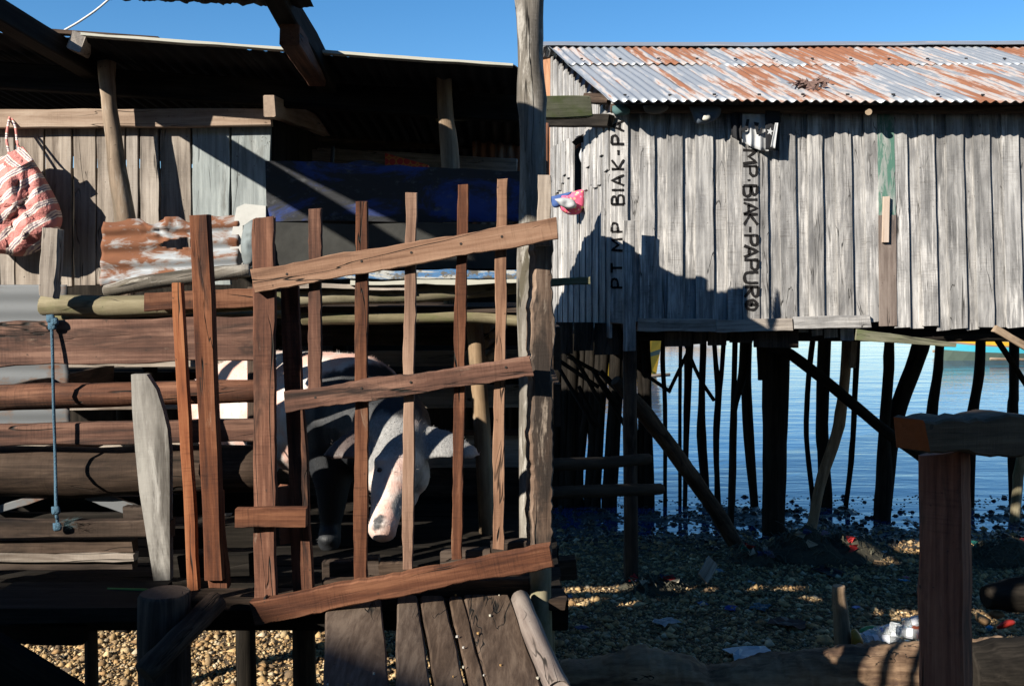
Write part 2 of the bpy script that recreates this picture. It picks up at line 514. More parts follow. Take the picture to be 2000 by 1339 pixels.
def gzn(x, y):
    z = gz(y)
    a = 0.035 * noise.noise((x * .55, y * .55, 3)) + 0.018 * noise.noise((x * 2.1, y * 2.1, 8))
    k = max(0, min(1, (y - 8.6) / 1.5))
    if k > 0: a += k * (0.026 * noise.noise((x * 5.5, y * 5.5, 1)) + .020 * noise.noise((x * 12, y * 12, 5)) + .012 * noise.noise((x * 26, y * 26, 7)))
    z -= .021 * max(0, min(1, (y - 9.2) / .8))
    if y > 11.2: z -= (y - 11.2) * .14
    if y < 1: a += (1 - y) * .02
    return z + a

xs = np.concatenate([np.linspace(-60, -8, 14), np.linspace(-7, -1, 60), np.linspace(-.95, 6.6, 330), np.linspace(7, 60, 16)])
ys = np.concatenate([np.linspace(-50, 3, 20), np.linspace(3.3, 8.9, 80), np.linspace(8.95, 12.3, 150), np.array([14, 20, 40])])
gv = [(x, y, gzn(x, y)) for y in ys for x in xs]
nx = len(xs)
gf = [(j * nx + i, j * nx + i + 1, (j + 1) * nx + i + 1, (j + 1) * nx + i) for j in range(len(ys) - 1) for i in range(nx - 1)]
beach = mesh('beach_ground', gv, gf, beach_mat(), smooth=True)
beach['kind'] = 'structure'

def water_mat():
    t = NT('sea_water')
    tc = t.add('TexCoord'); v = tc.outputs['Object']
    a = t.noise(v, (1.0, 3.4, 1), 4, .55, .4)
    b = t.noise(v, (.22, .8, 1), 3, .5)
    d_ = t.noise(v, (5, 15, 1), 2, .5)
    t.b.inputs['Base Color'].default_value = (.006, .042, .12, 1)
    t.b.inputs['Roughness'].default_value = .03
    t.b.inputs['IOR'].default_value = 1.33
    t.b.inputs['Specular IOR Level'].default_value = .6
    h = t.math('ADD', t.math('MULTIPLY', a, .6), t.math('ADD', t.math('MULTIPLY', b, 1.2), t.math('MULTIPLY', d_, .09)))
    t.bump(h, .22, .08)
    return t.m
wv = [(-900, 3, 0), (900, 3, 0), (900, 1800, 0), (-900, 1800, 0)]
water = mesh('sea_water', wv, [(0, 1, 2, 3)], water_mat())
water['kind'] = 'structure'

# coral rubble: too many to count, one mesh
def rubble():
    rng = np.random.default_rng(3)
    ico = bmesh.new(); bmesh.ops.create_icosphere(ico, subdivisions=1, radius=1)
    bv = np.array([v.co[:] for v in ico.verts]); bf = np.array([[v.index for v in f.verts] for f in ico.faces])
    ico.free()
    # icosahedron
    t_ = (1 + 5 ** .5) / 2
    bv = np.array([(-1, t_, 0), (1, t_, 0), (-1, -t_, 0), (1, -t_, 0), (0, -1, t_), (0, 1, t_), (0, -1, -t_), (0, 1, -t_), (t_, 0, -1), (t_, 0, 1), (-t_, 0, -1), (-t_, 0, 1)]) / 1.9
    bf = np.array([(0, 11, 5), (0, 5, 1), (0, 1, 7), (0, 7, 10), (0, 10, 11), (1, 5, 9), (5, 11, 4), (11, 10, 2), (10, 7, 6), (7, 1, 8), (3, 9, 4), (3, 4, 2), (3, 2, 6), (3, 6, 8), (3, 8, 9), (4, 9, 5), (2, 4, 11), (6, 2, 10), (8, 6, 7), (9, 8, 1)])
    bv = np.array([(1, 0, 0), (-1, 0, 0), (0, 1, 0), (0, -1, 0), (0, 0, 1), (0, 0, -1.)])
    bf = np.array([(0, 2, 4), (2, 1, 4), (1, 3, 4), (3, 0, 4), (2, 0, 5), (1, 2, 5), (3, 1, 5), (0, 3, 5)])
    NV, NF = 6, 8
    N = 125000
    y = rng.uniform(4.6, 10.2, N)
    hw = y * .53
    x = rng.uniform(-1, 1, N) * hw
    keep = rng.random(N) < np.clip(1.25 - np.maximum(0, y - 7.6) * .42, .05, 1)
    x, y = x[keep], y[keep]
    N = len(x)
    r = rng.lognormal(math.log(.0080), .55, N).clip(.004, .04)
    z = np.array([gzn(a, b) for a, b in zip(x, y)]) + r * .35
    V = np.repeat(bv[None], N, 0) * (1 + rng.uniform(-.3, .35, (N, NV, 1))) + rng.uniform(-.28, .28, (N, NV, 3))
    V *= np.stack([rng.uniform(.7, 1.5, N), rng.uniform(.7, 1.3, N), rng.uniform(.5, .9, N)], 1)[:, None, :]
    a = rng.uniform(0, 6.28, N); ca, sa = np.cos(a), np.sin(a)
    X = V[..., 0] * ca[:, None] - V[..., 1] * sa[:, None]
    Y = V[..., 0] * sa[:, None] + V[..., 1] * ca[:, None]
    V = np.stack([X, Y, V[..., 2]], -1) * r[:, None, None] + np.stack([x, y, z], 1)[:, None, :]
    Fc = bf[None] + (np.arange(N) * NV)[:, None, None]
    me = bpy.data.meshes.new('coral_rubble')
    me.vertices.add(N * NV); me.vertices.foreach_set('co', V.reshape(-1))
    nf = N * NF
    me.loops.add(nf * 3); me.loops.foreach_set('vertex_index', Fc.reshape(-1).astype(np.int32))
    me.polygons.add(nf); me.polygons.foreach_set('loop_start', np.arange(0, nf * 3, 3, dtype=np.int32))
    me.update()
    ca_ = me.color_attributes.new('tone', 'FLOAT_COLOR', 'POINT')
    k = rng.random(N)
    base = np.array([(.56, .37, .165), (.68, .50, .27), (.45, .27, .115), (.33, .22, .11), (.72, .59, .40), (.18, .12, .065)])
    c = base[rng.choice(6, N, p=[.32, .22, .2, .12, .08, .06])] * rng.uniform(.45, .9, (N, 1))
    c4 = np.concatenate([np.repeat(c, NV, 0), np.ones((N * NV, 1))], 1)
    ca_.data.foreach_set('color', c4.reshape(-1))
    t = NT('coral_rubble')
    at = t.add('VertexColor'); at.layer_name = 'tone'
    tc = t.add('TexCoord'); n = t.noise(tc.outputs['Object'], (90, 90, 90), 3)
    t.l.new(t.mix(n, t.mix(1, at.outputs[0], (.6, .58, .55), 'MULTIPLY'), at.outputs[0]), t.b.inputs['Base Color'])
    t.b.inputs['Roughness'].default_value = .9
    t.bump(n, .5, .01)
    me.materials.append(t.m)
    o = bpy.data.objects.new('coral_rubble', me)
    link(o)
    tag(o, 'cream coral rubble and pebbles covering the beach', 'gravel', kind='stuff')
rubble()

def twigs():
    V, Fc = [], []
    for _ in range(1500):
        y = random.uniform(5.2, 10.4); x = random.uniform(-.53, .55) * y
        if random.random() < .4: x = random.gauss(2.2, .9); y = random.gauss(8.4, .7)
        z = gzn(x, y) + random.uniform(.008, .025)
        a = random.uniform(0, 6.28); L_ = random.uniform(.02, .13); wv_ = random.uniform(.002, .007)
        dx, dy = math.cos(a) * L_, math.sin(a) * L_; nx_, ny_ = -math.sin(a) * wv_, math.cos(a) * wv_
        b = len(V)
        V += [(x - nx_, y - ny_, z), (x + nx_, y + ny_, z), (x + dx + nx_, y + dy + ny_, z + random.uniform(-.005, .02)), (x + dx - nx_, y + dy - ny_, z + random.uniform(-.005, .02)), (x + dx / 2, y + dy / 2, z + .006)]
        Fc += [(b, b + 1, b + 4), (b + 1, b + 2, b + 4), (b + 2, b + 3, b + 4), (b + 3, b, b + 4)]
    o = mesh('beach_twigs', V, Fc, plain('dry_twig', (.20, .13, .07), .9, dark=(.02, .015, .012), sc=5))
    tag(o, 'twigs and dry leaf scraps strewn over the coral beach', 'debris', kind='stuff')
twigs()

# wet stones and weed lumps at the tide edge
def tide_stones():
    V, Fc = [], []
    for _ in range(4200):
        y = random.uniform(9.2, 11.9); x = random.uniform(-.6, 6.2)
        r = random.uniform(.006, .022) * (1.8 if random.random() < .08 else .8)
        z = max(gzn(x, y), -.01)
        b = len(V)
        for i in range(3):
            for k in range(6):
                a = k * 1.047 + random.uniform(-.3, .3)
                rr = r * (1.2, 1.0, .45)[i] * random.uniform(.7, 1.25)
                V.append((x + rr * 1.1 * math.cos(a), y + rr * math.sin(a), z + r * (-.4, .5, 1.0)[i]))
        for i in range(2):
            for k in range(6):
                k2 = (k + 1) % 6
                Fc.append((b + i * 6 + k, b + i * 6 + k2, b + i * 6 + 6 + k2, b + i * 6 + 6 + k))
        Fc.append(tuple(b + 12 + k for k in range(6)))
    o = mesh('tide_stones', V, Fc, plain('wet_black_stone', (.03, .027, .023), .45, sc=50, bump=.5))
    tag(o, 'wet black stones and weed clumps along the water edge', 'stones', kind='stuff')
tide_stones()

# ------------------------------------------------------------------ the stilt house on the right
DF = 8.0                                             # front wall
house = thing('stilt_house', 'grey plank house on stilts over the water with rusty corrugated roof', 'house', (.9, DF, gz(DF)))
edges = [1195, 1222, 1252, 1275, 1307, 1330, 1362, 1390, 1424, 1450, 1482, 1497, 1527, 1552, 1583, 1605, 1638, 1662, 1695, 1715, 1748, 1772, 1802, 1826, 1856, 1883, 1910, 1935, 1966, 1992, 2020, 2046, 2074, 2100, 2130, 2156, 2186, 2212, 2240]
for i in range(len(edges) - 1):
    a, b = edges[i], edges[i + 1]
    lean = (a - 1250) / 750 * 11 * (1 if a < 2050 else .9)
    c = (a + b) / 2
    dd = DF - (.026 if i % 2 == 0 else 0.0)
    wpx = (b - a) + (7 if i % 2 == 0 else 0) - (0 if i % 2 == 0 else 2.4)
    yb = 632 + random.uniform(-5, 5) if a < 1740 else 641 + random.uniform(-4, 4)
    if a == 1715:
        pboard('plank', (c - 3, 190), (c + 1, 424), DF - .03, 33, .02, M_green, house, jit=.002, seg=7)
        pboard('plank', (c + 1, 421), (c + 3, 636), DF - .036, 34, .02, M_brownpl, house, jit=.002, seg=7)
        continue
    if a == 1450: dd, wpx = DF - .04, 33
    pboard('plank', (c - lean * .9, 192), (c + lean * .35, yb), dd, wpx, .022, M_grey, house, jit=.0032, seg=12)
# a few patch pieces nailed on the front
pboard('batten', (1731, 384), (1729, 473), DF - .065, 13, .02, M_batten, house, jit=.001, seg=3)
pboard('plank', (1228, 432), (1229, 684), DF - .20, 24, .03, M_grey, house)
pboard('sill_board', (1246, 634), (1400, 635), DF - .055, 25, .03, M_rail if False else M_shed, house)
pboard('sill_board', (1398, 637), (1547, 633), DF - .06, 24, .03, M_shed, house)
pboard('sill_board', (1550, 630), (1699, 627), DF - .06, 24, .03, M_grey, house)
pboard('skid_board', (1672, 653), (1865, 673), DF - .15, 22, .04, M_mossbm, house, w1=8)
pboard('brace_board', (1942, 641), (2080, 722), DF - .12, 14, .04, M_pole, house)
for (x0, x1, y0, y1) in [(1297, 1352, 640, 676), (1353, 1380, 640, 672), (1381, 1420, 640, 674), (1424, 1470, 640, 668), (1471, 1560, 640, 678), (1552, 1580, 640, 648), (1584, 1607, 640, 655), (1609, 1637, 640, 660), (1640, 1668, 640, 664), (1085, 1120, 640, 690), (1120, 1160, 640, 684), (1160, 1214, 640, 692)]:
    pboard('plank_end', ((x0 + x1) / 2, y0 - 10), ((x0 + x1) / 2, y1), DF + .10, x1 - x0 - 2, .02, M_grey if x0 > 1540 else M_darkwd, house, seg=3)
# left end wall running away from the viewer
A = Vector((.795, DF, 0)); Bk = Vector((.395, 10.0, 0))
floor_z = 2.15
def roof_z(t):                                        # verge height along the left end (t 0 front .. 1 ridge)
    return 3.90 + .93 * t
nl = 20
for i in range(nl):
    t0, t1 = i / nl, (i + 1) / nl
    tm = (t0 + t1) / 2
    p = A.lerp(Bk, tm)
    wd = (Bk - A).length / nl
    nrm = Vector((-.98, -.196, 0)).normalized()
    off = nrm * (.012 if i % 2 else 0.0)
    def seg_(z0, z1, o2=0.0):
        board('plank', Vector((p.x, p.y, z0)) + off + nrm * o2, Vector((p.x, p.y, z1)) + off + nrm * o2, wd * 1.12, .018, M_grey, house, n=nrm, seg=6, jit=.003)
    zt = roof_z(tm) - .03
    if 8 <= i <= 10:                                   # window opening
        seg_(floor_z - .06, 3.33)
        seg_(3.84, zt)
    else:
        seg_(floor_z - .06 - .05 * random.random(), zt if random.random() > .01 else zt)
    if i < 19 and not 7 <= i <= 11:                    # ragged upper layer
        seg_(3.45 + random.uniform(-.14, .14), min(zt, 3.86), .022)
pw = A.lerp(Bk, .52)
slab('window_shutter', [(1117, 277), (1141, 260), (1141, 276), (1124, 284)], 8.72, .03, M_dark, house)
# gable beams
board('gable_beam', W(1065, 236, 8.6), W(1193, 236, DF - .08), .10, .06, M_dark, house)  # near-black wood stands in for the shadow on this beam
board('gable_beam', W(1143, 192, 8.15), W(1192, 194, DF - .05), .075, .06, M_darkwd, house)
board('corner_board', W(1063, 112, 10.0), W(1079, 640, 10.0), .15, .03, M_orange, house, n=(-.6, -1, 0))
# inside and floor
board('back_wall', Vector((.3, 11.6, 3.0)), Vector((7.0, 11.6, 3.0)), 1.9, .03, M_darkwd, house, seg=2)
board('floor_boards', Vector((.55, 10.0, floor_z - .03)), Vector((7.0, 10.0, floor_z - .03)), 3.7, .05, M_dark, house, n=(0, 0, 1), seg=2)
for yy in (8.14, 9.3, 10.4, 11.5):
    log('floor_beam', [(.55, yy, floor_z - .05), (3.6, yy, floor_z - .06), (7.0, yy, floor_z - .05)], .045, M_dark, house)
board('window_dark_backing', Vector((.95, 8.3, 3.2)), Vector((.62, 9.9, 3.2)), 1.3, .02, M_dark, house, n=(-.98, -.2, 0), seg=2)  # dark backing added so the window opening reads as shaded
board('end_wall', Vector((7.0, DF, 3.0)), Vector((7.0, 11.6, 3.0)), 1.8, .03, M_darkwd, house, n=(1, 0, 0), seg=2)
log('eave_purlin', [W(1192, 212, DF - .1), W(1600, 214, DF - .1), W(2250, 213, DF - .1)], .035, M_darkwd, house)
log('rafter_end', [W(1697, 219, DF - .26), W(1690, 214, DF + .2)], .026, M_pole, house)
# roof: two courses of corrugated sheets, skewed like the plan
eaveL = Vector((.735, 7.68, 3.93)); ridgeL = Vector((.325, 9.8, 4.86))
Udir = eaveL - ridgeL                                 # down the slope
Ls = Udir.length
Vx = Vector((1, 0, 0))
roof = thing('roof', None, None, ridgeL)
roof.parent = house; roof.matrix_parent_inverse = WM[house.name].inverted()
Vr = (Vx - Udir.normalized() * Vx.dot(Udir.normalized())).normalized()
step_x = .70
k = 0
for row in (1, 0):
    for i in range(9):
        base = ridgeL + Vx * (i * step_x - .0)
        n_up = Udir.normalized().cross(Vx).normalized()
        if n_up.z < 0: n_up = -n_up
        mt = ((M_tin2, M_tin3, M_tin, M_tin3, M_tin3, M_tin2, M_tin3, M_tin, M_tin3), (M_tin2, M_tin, M_tin3, M_tin, M_tin3, M_tin3, M_tin, M_tin3, M_tin))[row][i]
        if row == 0:
            O = base + Udir * .005 + n_up * (.012 + .003 * (i % 2)); L_ = Ls * .42
        else:
            O = base + Udir * .36 + n_up * (.001 + .003 * (i % 2)); L_ = Ls * .645 + random.uniform(-.02, .02)
        # skewed sheet: origin row follows the ridge (pure X) while corrugations follow the slope
        Un = Udir.normalized()
        nvv = int((step_x + .06) / .076 * 8); nuu = 10
        V, Fc = [], []
        Mf = frame(O, Un, n_up); Mi = Mf.inverted()
        ph = (i * step_x) / .0764 * 2 * math.pi
        for a in range(nuu + 1):
            for b in range(nvv + 1):
                u = a / nuu * L_; vv = b / nvv * (step_x + .06)
                hgt = .0105 * math.cos(2 * math.pi * vv / .0764 + ph) + .008 * noise.noise((u * 2 + i * 5, vv * 2, row * 7)) - .018 * max(0, noise.noise(((i * step_x + vv) * .45, 3.3, u * .4)))
                V.append(Mi @ (O + Un * u + Vx * vv + n_up * hgt))
        for a in range(nuu):
            for b in range(nvv):
                q = a * (nvv + 1) + b
                Fc.append((q, q + 1, q + nvv + 2, q + nvv + 1))
        s_ = mesh('roof_sheet', V, Fc, mt, roof, Mf, smooth=True)
        md = s_.modifiers.new('thickness', 'SOLIDIFY'); md.thickness = .0015
        for q in range(2):
            uu = (.90 if row else .80) * L_
            pp = O + Un * uu + Vx * (.17 + .35 * q) + n_up * .013
            board('roof_nail', pp - Vx * .012, pp + Vx * .012, .018, .012, M_nail, roof, n=n_up, seg=1, jit=.001)
# far slope and ridge cap
n_b = Vector((0, 1, .55)).normalized()
sheet('roof_sheet', ridgeL + Vector((-.02, .02, 0)), Vector((-.3, 2.1, -.95)), Vx, 2.3, 6.5, .0764, .010, M_tin2, roof, nu=4)
cv, cf = [], []
for i in range(27):
    x = ridgeL.x - .03 + i * .25
    z = ridgeL.z + .042 - .018 * math.sin(i * .22) * .5 + random.uniform(-.004, .004)
    for (dy, dz) in ((-.20, -.080), (-.012, 0), (.012, 0), (.20, -.085)):
        cv.append((x + dy * .19, ridgeL.y + dy, z + dz))
    if i:
        for q in range(3):
            cf.append(((i - 1) * 4 + q, i * 4 + q, i * 4 + q + 1, (i - 1) * 4 + q + 1))
rc = mesh('ridge_cap', cv, cf, tin('ridge_tin', base=(.36, .385, .41), rustmix=.1, rough=.5), roof)
md = rc.modifiers.new('thickness', 'SOLIDIFY'); md.thickness = .002

# painted lettering on the planks (brush strokes)
GL = {'P': [[(0, 0), (0, 1)], [(0, 1), (.42, .97), (.52, .75), (.4, .53), (0, .48)]],
      'T': [[(0, 1), (.6, 1)], [(.3, 1), (.3, 0)]],
      'M': [[(0, 0), (.05, 1), (.35, .42), (.66, 1), (.72, 0)]],
      'B': [[(0, 0), (0, 1)], [(0, 1), (.4, .95), (.44, .68), (0, .54)], [(0, .54), (.5, .46), (.5, .08), (0, 0)]],
      'I': [[(.05, 0), (.05, 1)]],
      'A': [[(0, 0), (.3, 1), (.62, 0)], [(.12, .36), (.5, .36)]],
      'K': [[(0, 0), (0, 1)], [(.55, 1), (.02, .45), (.58, 0)]],
      '-': [[(0, .45), (.3, .45)]], '.': [[(0, .4), (.1, .42)]],
      'U': [[(0, 1), (.03, .15), (.3, 0), (.55, .2), (.56, 1)]],
      'R': [[(0, 0), (0, 1)], [(0, 1), (.46, .93), (.45, .62), (0, .5)], [(.1, .5), (.55, 0)]],
      'O': [[(.3, .95), (.05, .6), (.2, .1), (.5, .2), (.55, .7), (.3, .95)], [(.15, .5), (.4, .5)], [(.3, .8), (.3, .2)]]}
def letter(ch, px, py, hpx, ccw, d, parent, bw=.019):
    V, Fc = [], []
    s = hpx * d / F
    up = Vector((-1, 0, 0)) if ccw else Vector((1, 0, 0))
    rd = Vector((0, 0, 1)) if ccw else Vector((0, 0, -1))
    o = W(px, py, d)
    wid = max(q[0] for st in GL[ch] for q in st)
    for st in GL[ch]:
        pts = spline([Vector((a, b, 0)) for a, b in st], 4) if len(st) > 2 and ch in 'PBUROD' else [Vector((a, b, 0)) for a, b in st]
        P = []
        for a, b in zip(pts, pts[1:]):
            m_ = 4 if len(pts) < 6 else 1
            for q in range(m_): P.append(a.lerp(b, q / m_))
        P.append(pts[-1])
        W3 = [o + rd * ((p.x - wid / 2) * s * 1.35) + up * (p.y * s) for p in P]
        b0 = len(V)
        for q, p in enumerate(W3):
            T = (W3[min(q + 1, len(W3) - 1)] - W3[max(q - 1, 0)]).normalized()
            Nn = T.cross(Vector((0, 1, 0)))
            wv_ = bw * .5 * random.uniform(.72, 1.2)
            V += [p + Nn * wv_, p - Nn * wv_]
            if q:
                e = b0 + 2 * q
                Fc.append((e - 2, e - 1, e + 1, e))
    m_ = mesh('painted_letter', V, Fc, M_paint, parent)
    md = m_.modifiers.new('t', 'SOLIDIFY'); md.thickness = .0012; md.offset = 0
    return m_
for ch, y in zip('PTMPBIAK-PA', (553, 523, 478, 444, 391, 372, 352, 321, 298, 273, 246)):
    letter(ch, 1218.5, y, 24, True, DF - .0405, house)
for ch, y in zip('MP.BIAK-PAPURO', (306, 334, 352, 372, 389, 407, 429, 448, 469, 491, 517, 542, 570, 594)):
    letter(ch, 1451 + (y - 300) * .012, y, 27, False, DF - .0545, house, bw=.023)

# stilts under the house: base row of pixels gives the depth (beach / shallow water), top meets the floor
def stilt(pts, wpx, mat=M_dark, d=None, name='stilt', topz=True, sink=.25, parent=house, d_top=None, **k):
    xb, yb = pts[-1]
    d = min(d if d is not None else dground(yb), 11.3)
    dt = d_top if d_top is not None else d
    n = len(pts)
    P = [W(x, y, dt + (d - dt) * i / (n - 1)) for i, (x, y) in enumerate(pts)]
    if topz: P[0].z = max(P[0].z, floor_z - .04)
    if P[-1].z > .0: sink += (P[-1].z + .1)
    e = P[-1] + (P[-1] - P[-2]).normalized() * sink
    P.append(e)
    if not isinstance(wpx, (list, tuple)): wpx = [wpx] * n
    R_ = [.5 * w_ * d / F for w_ in wpx]
    R_.append(R_[-1])
    return log(name, P, R_, mat, parent, sides=10, rough=.07, knots=3, **k)

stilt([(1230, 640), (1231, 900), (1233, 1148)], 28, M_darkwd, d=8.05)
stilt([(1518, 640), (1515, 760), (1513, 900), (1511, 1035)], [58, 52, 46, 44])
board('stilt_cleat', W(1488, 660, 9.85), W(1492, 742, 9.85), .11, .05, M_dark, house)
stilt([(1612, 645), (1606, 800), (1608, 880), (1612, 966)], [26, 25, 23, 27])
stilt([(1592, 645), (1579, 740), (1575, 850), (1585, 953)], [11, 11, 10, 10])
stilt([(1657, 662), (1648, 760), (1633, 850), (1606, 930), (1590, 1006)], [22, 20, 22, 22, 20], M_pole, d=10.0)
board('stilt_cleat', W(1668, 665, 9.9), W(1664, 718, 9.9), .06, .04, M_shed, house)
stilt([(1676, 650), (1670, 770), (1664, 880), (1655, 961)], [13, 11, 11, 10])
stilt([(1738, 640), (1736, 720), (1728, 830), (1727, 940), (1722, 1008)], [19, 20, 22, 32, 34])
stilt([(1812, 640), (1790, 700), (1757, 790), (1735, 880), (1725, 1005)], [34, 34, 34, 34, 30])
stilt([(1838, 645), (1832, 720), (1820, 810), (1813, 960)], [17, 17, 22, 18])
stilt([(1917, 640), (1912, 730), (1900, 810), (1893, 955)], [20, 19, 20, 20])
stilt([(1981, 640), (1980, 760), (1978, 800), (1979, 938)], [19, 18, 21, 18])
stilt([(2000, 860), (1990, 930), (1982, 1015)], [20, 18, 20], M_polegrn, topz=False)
log('brace', [W(1478, 662, 9.7), W(1545, 692, 9.7), W(1650, 775, 9.75), W(1725, 838, 9.8), W(1800, 892, 9.9)], .055, M_dark, house)
log('brace', [W(1938, 650, 9.6), W(1965, 690, 9.6), W(2030, 790, 9.7)], .028, M_dark, house)
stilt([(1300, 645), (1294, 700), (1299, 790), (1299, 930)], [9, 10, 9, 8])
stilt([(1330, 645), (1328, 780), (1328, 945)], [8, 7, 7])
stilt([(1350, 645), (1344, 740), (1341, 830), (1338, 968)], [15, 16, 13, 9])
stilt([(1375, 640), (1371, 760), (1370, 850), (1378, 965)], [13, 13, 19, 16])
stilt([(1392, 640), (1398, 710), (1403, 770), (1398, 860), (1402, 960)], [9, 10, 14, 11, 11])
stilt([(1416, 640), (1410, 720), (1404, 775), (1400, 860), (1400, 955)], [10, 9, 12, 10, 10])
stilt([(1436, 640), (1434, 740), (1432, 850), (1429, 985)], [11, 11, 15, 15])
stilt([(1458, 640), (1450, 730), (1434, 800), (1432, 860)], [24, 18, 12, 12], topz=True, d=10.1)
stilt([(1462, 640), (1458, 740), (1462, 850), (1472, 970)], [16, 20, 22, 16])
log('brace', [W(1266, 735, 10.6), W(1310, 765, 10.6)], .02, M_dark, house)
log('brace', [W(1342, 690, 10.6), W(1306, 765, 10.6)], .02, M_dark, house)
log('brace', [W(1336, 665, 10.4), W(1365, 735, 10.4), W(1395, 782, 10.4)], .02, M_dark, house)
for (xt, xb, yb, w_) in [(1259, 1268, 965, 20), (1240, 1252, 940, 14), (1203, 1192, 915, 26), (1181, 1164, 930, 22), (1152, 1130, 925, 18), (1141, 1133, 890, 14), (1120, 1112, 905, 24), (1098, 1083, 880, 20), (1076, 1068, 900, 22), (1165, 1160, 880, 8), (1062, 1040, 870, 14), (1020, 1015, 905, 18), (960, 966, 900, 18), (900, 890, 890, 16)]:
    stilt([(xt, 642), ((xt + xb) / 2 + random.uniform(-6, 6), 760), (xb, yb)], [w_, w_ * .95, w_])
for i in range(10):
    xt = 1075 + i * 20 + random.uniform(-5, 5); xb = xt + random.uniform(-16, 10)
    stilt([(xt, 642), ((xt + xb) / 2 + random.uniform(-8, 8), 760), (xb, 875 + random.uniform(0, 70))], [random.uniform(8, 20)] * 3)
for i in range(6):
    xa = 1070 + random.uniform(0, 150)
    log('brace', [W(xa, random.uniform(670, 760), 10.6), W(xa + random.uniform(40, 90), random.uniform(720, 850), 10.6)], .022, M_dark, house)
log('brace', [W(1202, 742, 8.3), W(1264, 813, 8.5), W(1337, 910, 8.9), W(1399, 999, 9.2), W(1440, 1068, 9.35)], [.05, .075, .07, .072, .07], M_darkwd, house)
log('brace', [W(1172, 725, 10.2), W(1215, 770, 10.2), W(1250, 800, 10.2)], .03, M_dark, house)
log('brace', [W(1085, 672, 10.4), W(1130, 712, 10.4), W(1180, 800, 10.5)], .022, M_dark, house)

# ------------------------------------------------------------------ storage shed on the left
DW = 5.05
shed = thing('storage_shed', 'dark open shed of grey brown planks under a flat lean-to roof', 'shed', (-2.2, DW, gz(DW)))
for (a, b, yt, yb, mt) in [(-120, -80, 248, 566, M_shed), (-78, -38, 248, 566, M_shed), (-36, 0, 248, 562, M_shed), (1, 31, 250, 560, M_shed), (33, 88, 252, 560, M_shed), (90, 142, 252, 560, M_shed), (145, 189, 250, 556, M_shed), (191, 246, 250, 556, M_shed), (248, 272, 250, 556, M_shed), (274, 312, 250, 556, M_shed), (314, 374, 250, 556, M_shed), (377, 450, 248, 556, M_bluegrey), (453, 530, 248, 520, M_bluegrey)]:
    pboard('plank', ((a + b) / 2, yt - 30), ((a + b) / 2 + random.uniform(-2, 2), yb), DW + random.uniform(0, .006), b - a - 1.5, .024, mt, shed, seg=12, jit=.004)
pboard('wall_beam', (-120, 234), (529, 230), DW - .045, 35, .05, M_beam, shed)
plog('post', [(208, 120, 4.86), (211, 190, 4.86), (221, 262, 4.86), (231, 340, 4.86), (243, 425, 4.87), (247, 520, 4.87), (250, 700, 4.87)], [34, 27, 31, 34, 40, 40, 40], M_pole, shed, knots=3)
plog('post', [(866, 130, 4.93), (872, 240, 4.93), (880, 325, 4.93), (886, 600, 4.93)], [30, 32, 37, 38], M_pole, shed)
# roof front edge and sheets
def rz(px):                                            # front edge row of the photograph
    return 61 + (px / 1000.0) * 70
RD = 4.6
Lf, Rt = -640, 1003
p0 = W(Lf, rz(Lf), RD); p1 = W(Rt, rz(Rt), RD)
Vs = (p1 - p0)
sh = thing('roof', None, None, p0); sh.parent = shed; sh.matrix_parent_inverse = WM[shed.name].inverted()
nsh = 6
for i in range(nsh):
    a = p0 + Vs * (i / nsh) + Vector((0, 0, .004 * (i % 2)))
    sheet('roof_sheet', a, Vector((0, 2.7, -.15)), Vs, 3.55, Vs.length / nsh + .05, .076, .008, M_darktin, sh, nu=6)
board('roof_edge', W(160, 69, RD - .02), W(1002, 129, RD - .02), .013, .05, M_edge, sh, jit=.002, seg=16)
board('roof_edge', W(-640, 10, RD - .03), W(312, 77, RD + .02), .018, .05, M_darkwd, sh, jit=.003)
# dark roof timbers seen from below
board('wall_plate', W(-640, 105, 4.97), W(1015, 215, 4.97), .13, .07, M_dark, shed)
board('purlin', W(-640, 62, 5.6), W(1010, 150, 5.6), .1, .07, M_dark, shed)
board('joist', W(149, 80, 4.55), W(240, 165, 6.6), .085, .06, M_shed, shed)
board('joist', W(526, 207, 4.72), W(640, 252, 6.6), .10, .056, M_beam, shed, n=(1, 0, 0))
board('tie_beam', W(850, 214, 5.1), W(1149, 209, 5.6), .118, .06, M_mossbm, shed)
# back and side of the shed
for i in range(17):
    x0 = -4.2 + i * .27
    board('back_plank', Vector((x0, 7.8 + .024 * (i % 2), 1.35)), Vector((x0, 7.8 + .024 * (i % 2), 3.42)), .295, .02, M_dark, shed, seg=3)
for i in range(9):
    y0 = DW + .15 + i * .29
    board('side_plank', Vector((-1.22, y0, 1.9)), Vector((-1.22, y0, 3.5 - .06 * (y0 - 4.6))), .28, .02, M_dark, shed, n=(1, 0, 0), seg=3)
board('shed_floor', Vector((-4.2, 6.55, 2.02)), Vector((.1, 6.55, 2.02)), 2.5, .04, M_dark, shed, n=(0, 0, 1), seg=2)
sheet('end_sheet', W(922, 238, 6.4), Vector((0, 0, -1)), Vector((1, .1, 0)), .75, .50, .06, .007, M_oldtin, shed, nu=6)
sheet('end_sheet', W(930, 150, 5.9), Vector((.35, .2, -.8)), Vector((.8, .6, .2)), .30, .34, .06, .012, M_darktin, shed, nu=6, edge=.05)
board('ledge_beam', W(600, 322, 6.2), W(1010, 345, 6.2), .22, .04, M_shed, shed)
board('ledge_beam', W(540, 270, 6.6), W(1010, 275, 6.6), .12, .05, M_darkwd, shed)
board('block', W(610, 304, 5.5), W(648, 306, 5.5), .06, .05, M_beam, shed)
plog('pipe', [(650, 286, 5.3), (649, 330, 5.3), (648, 420, 5.3)], 8, M_iron, shed)
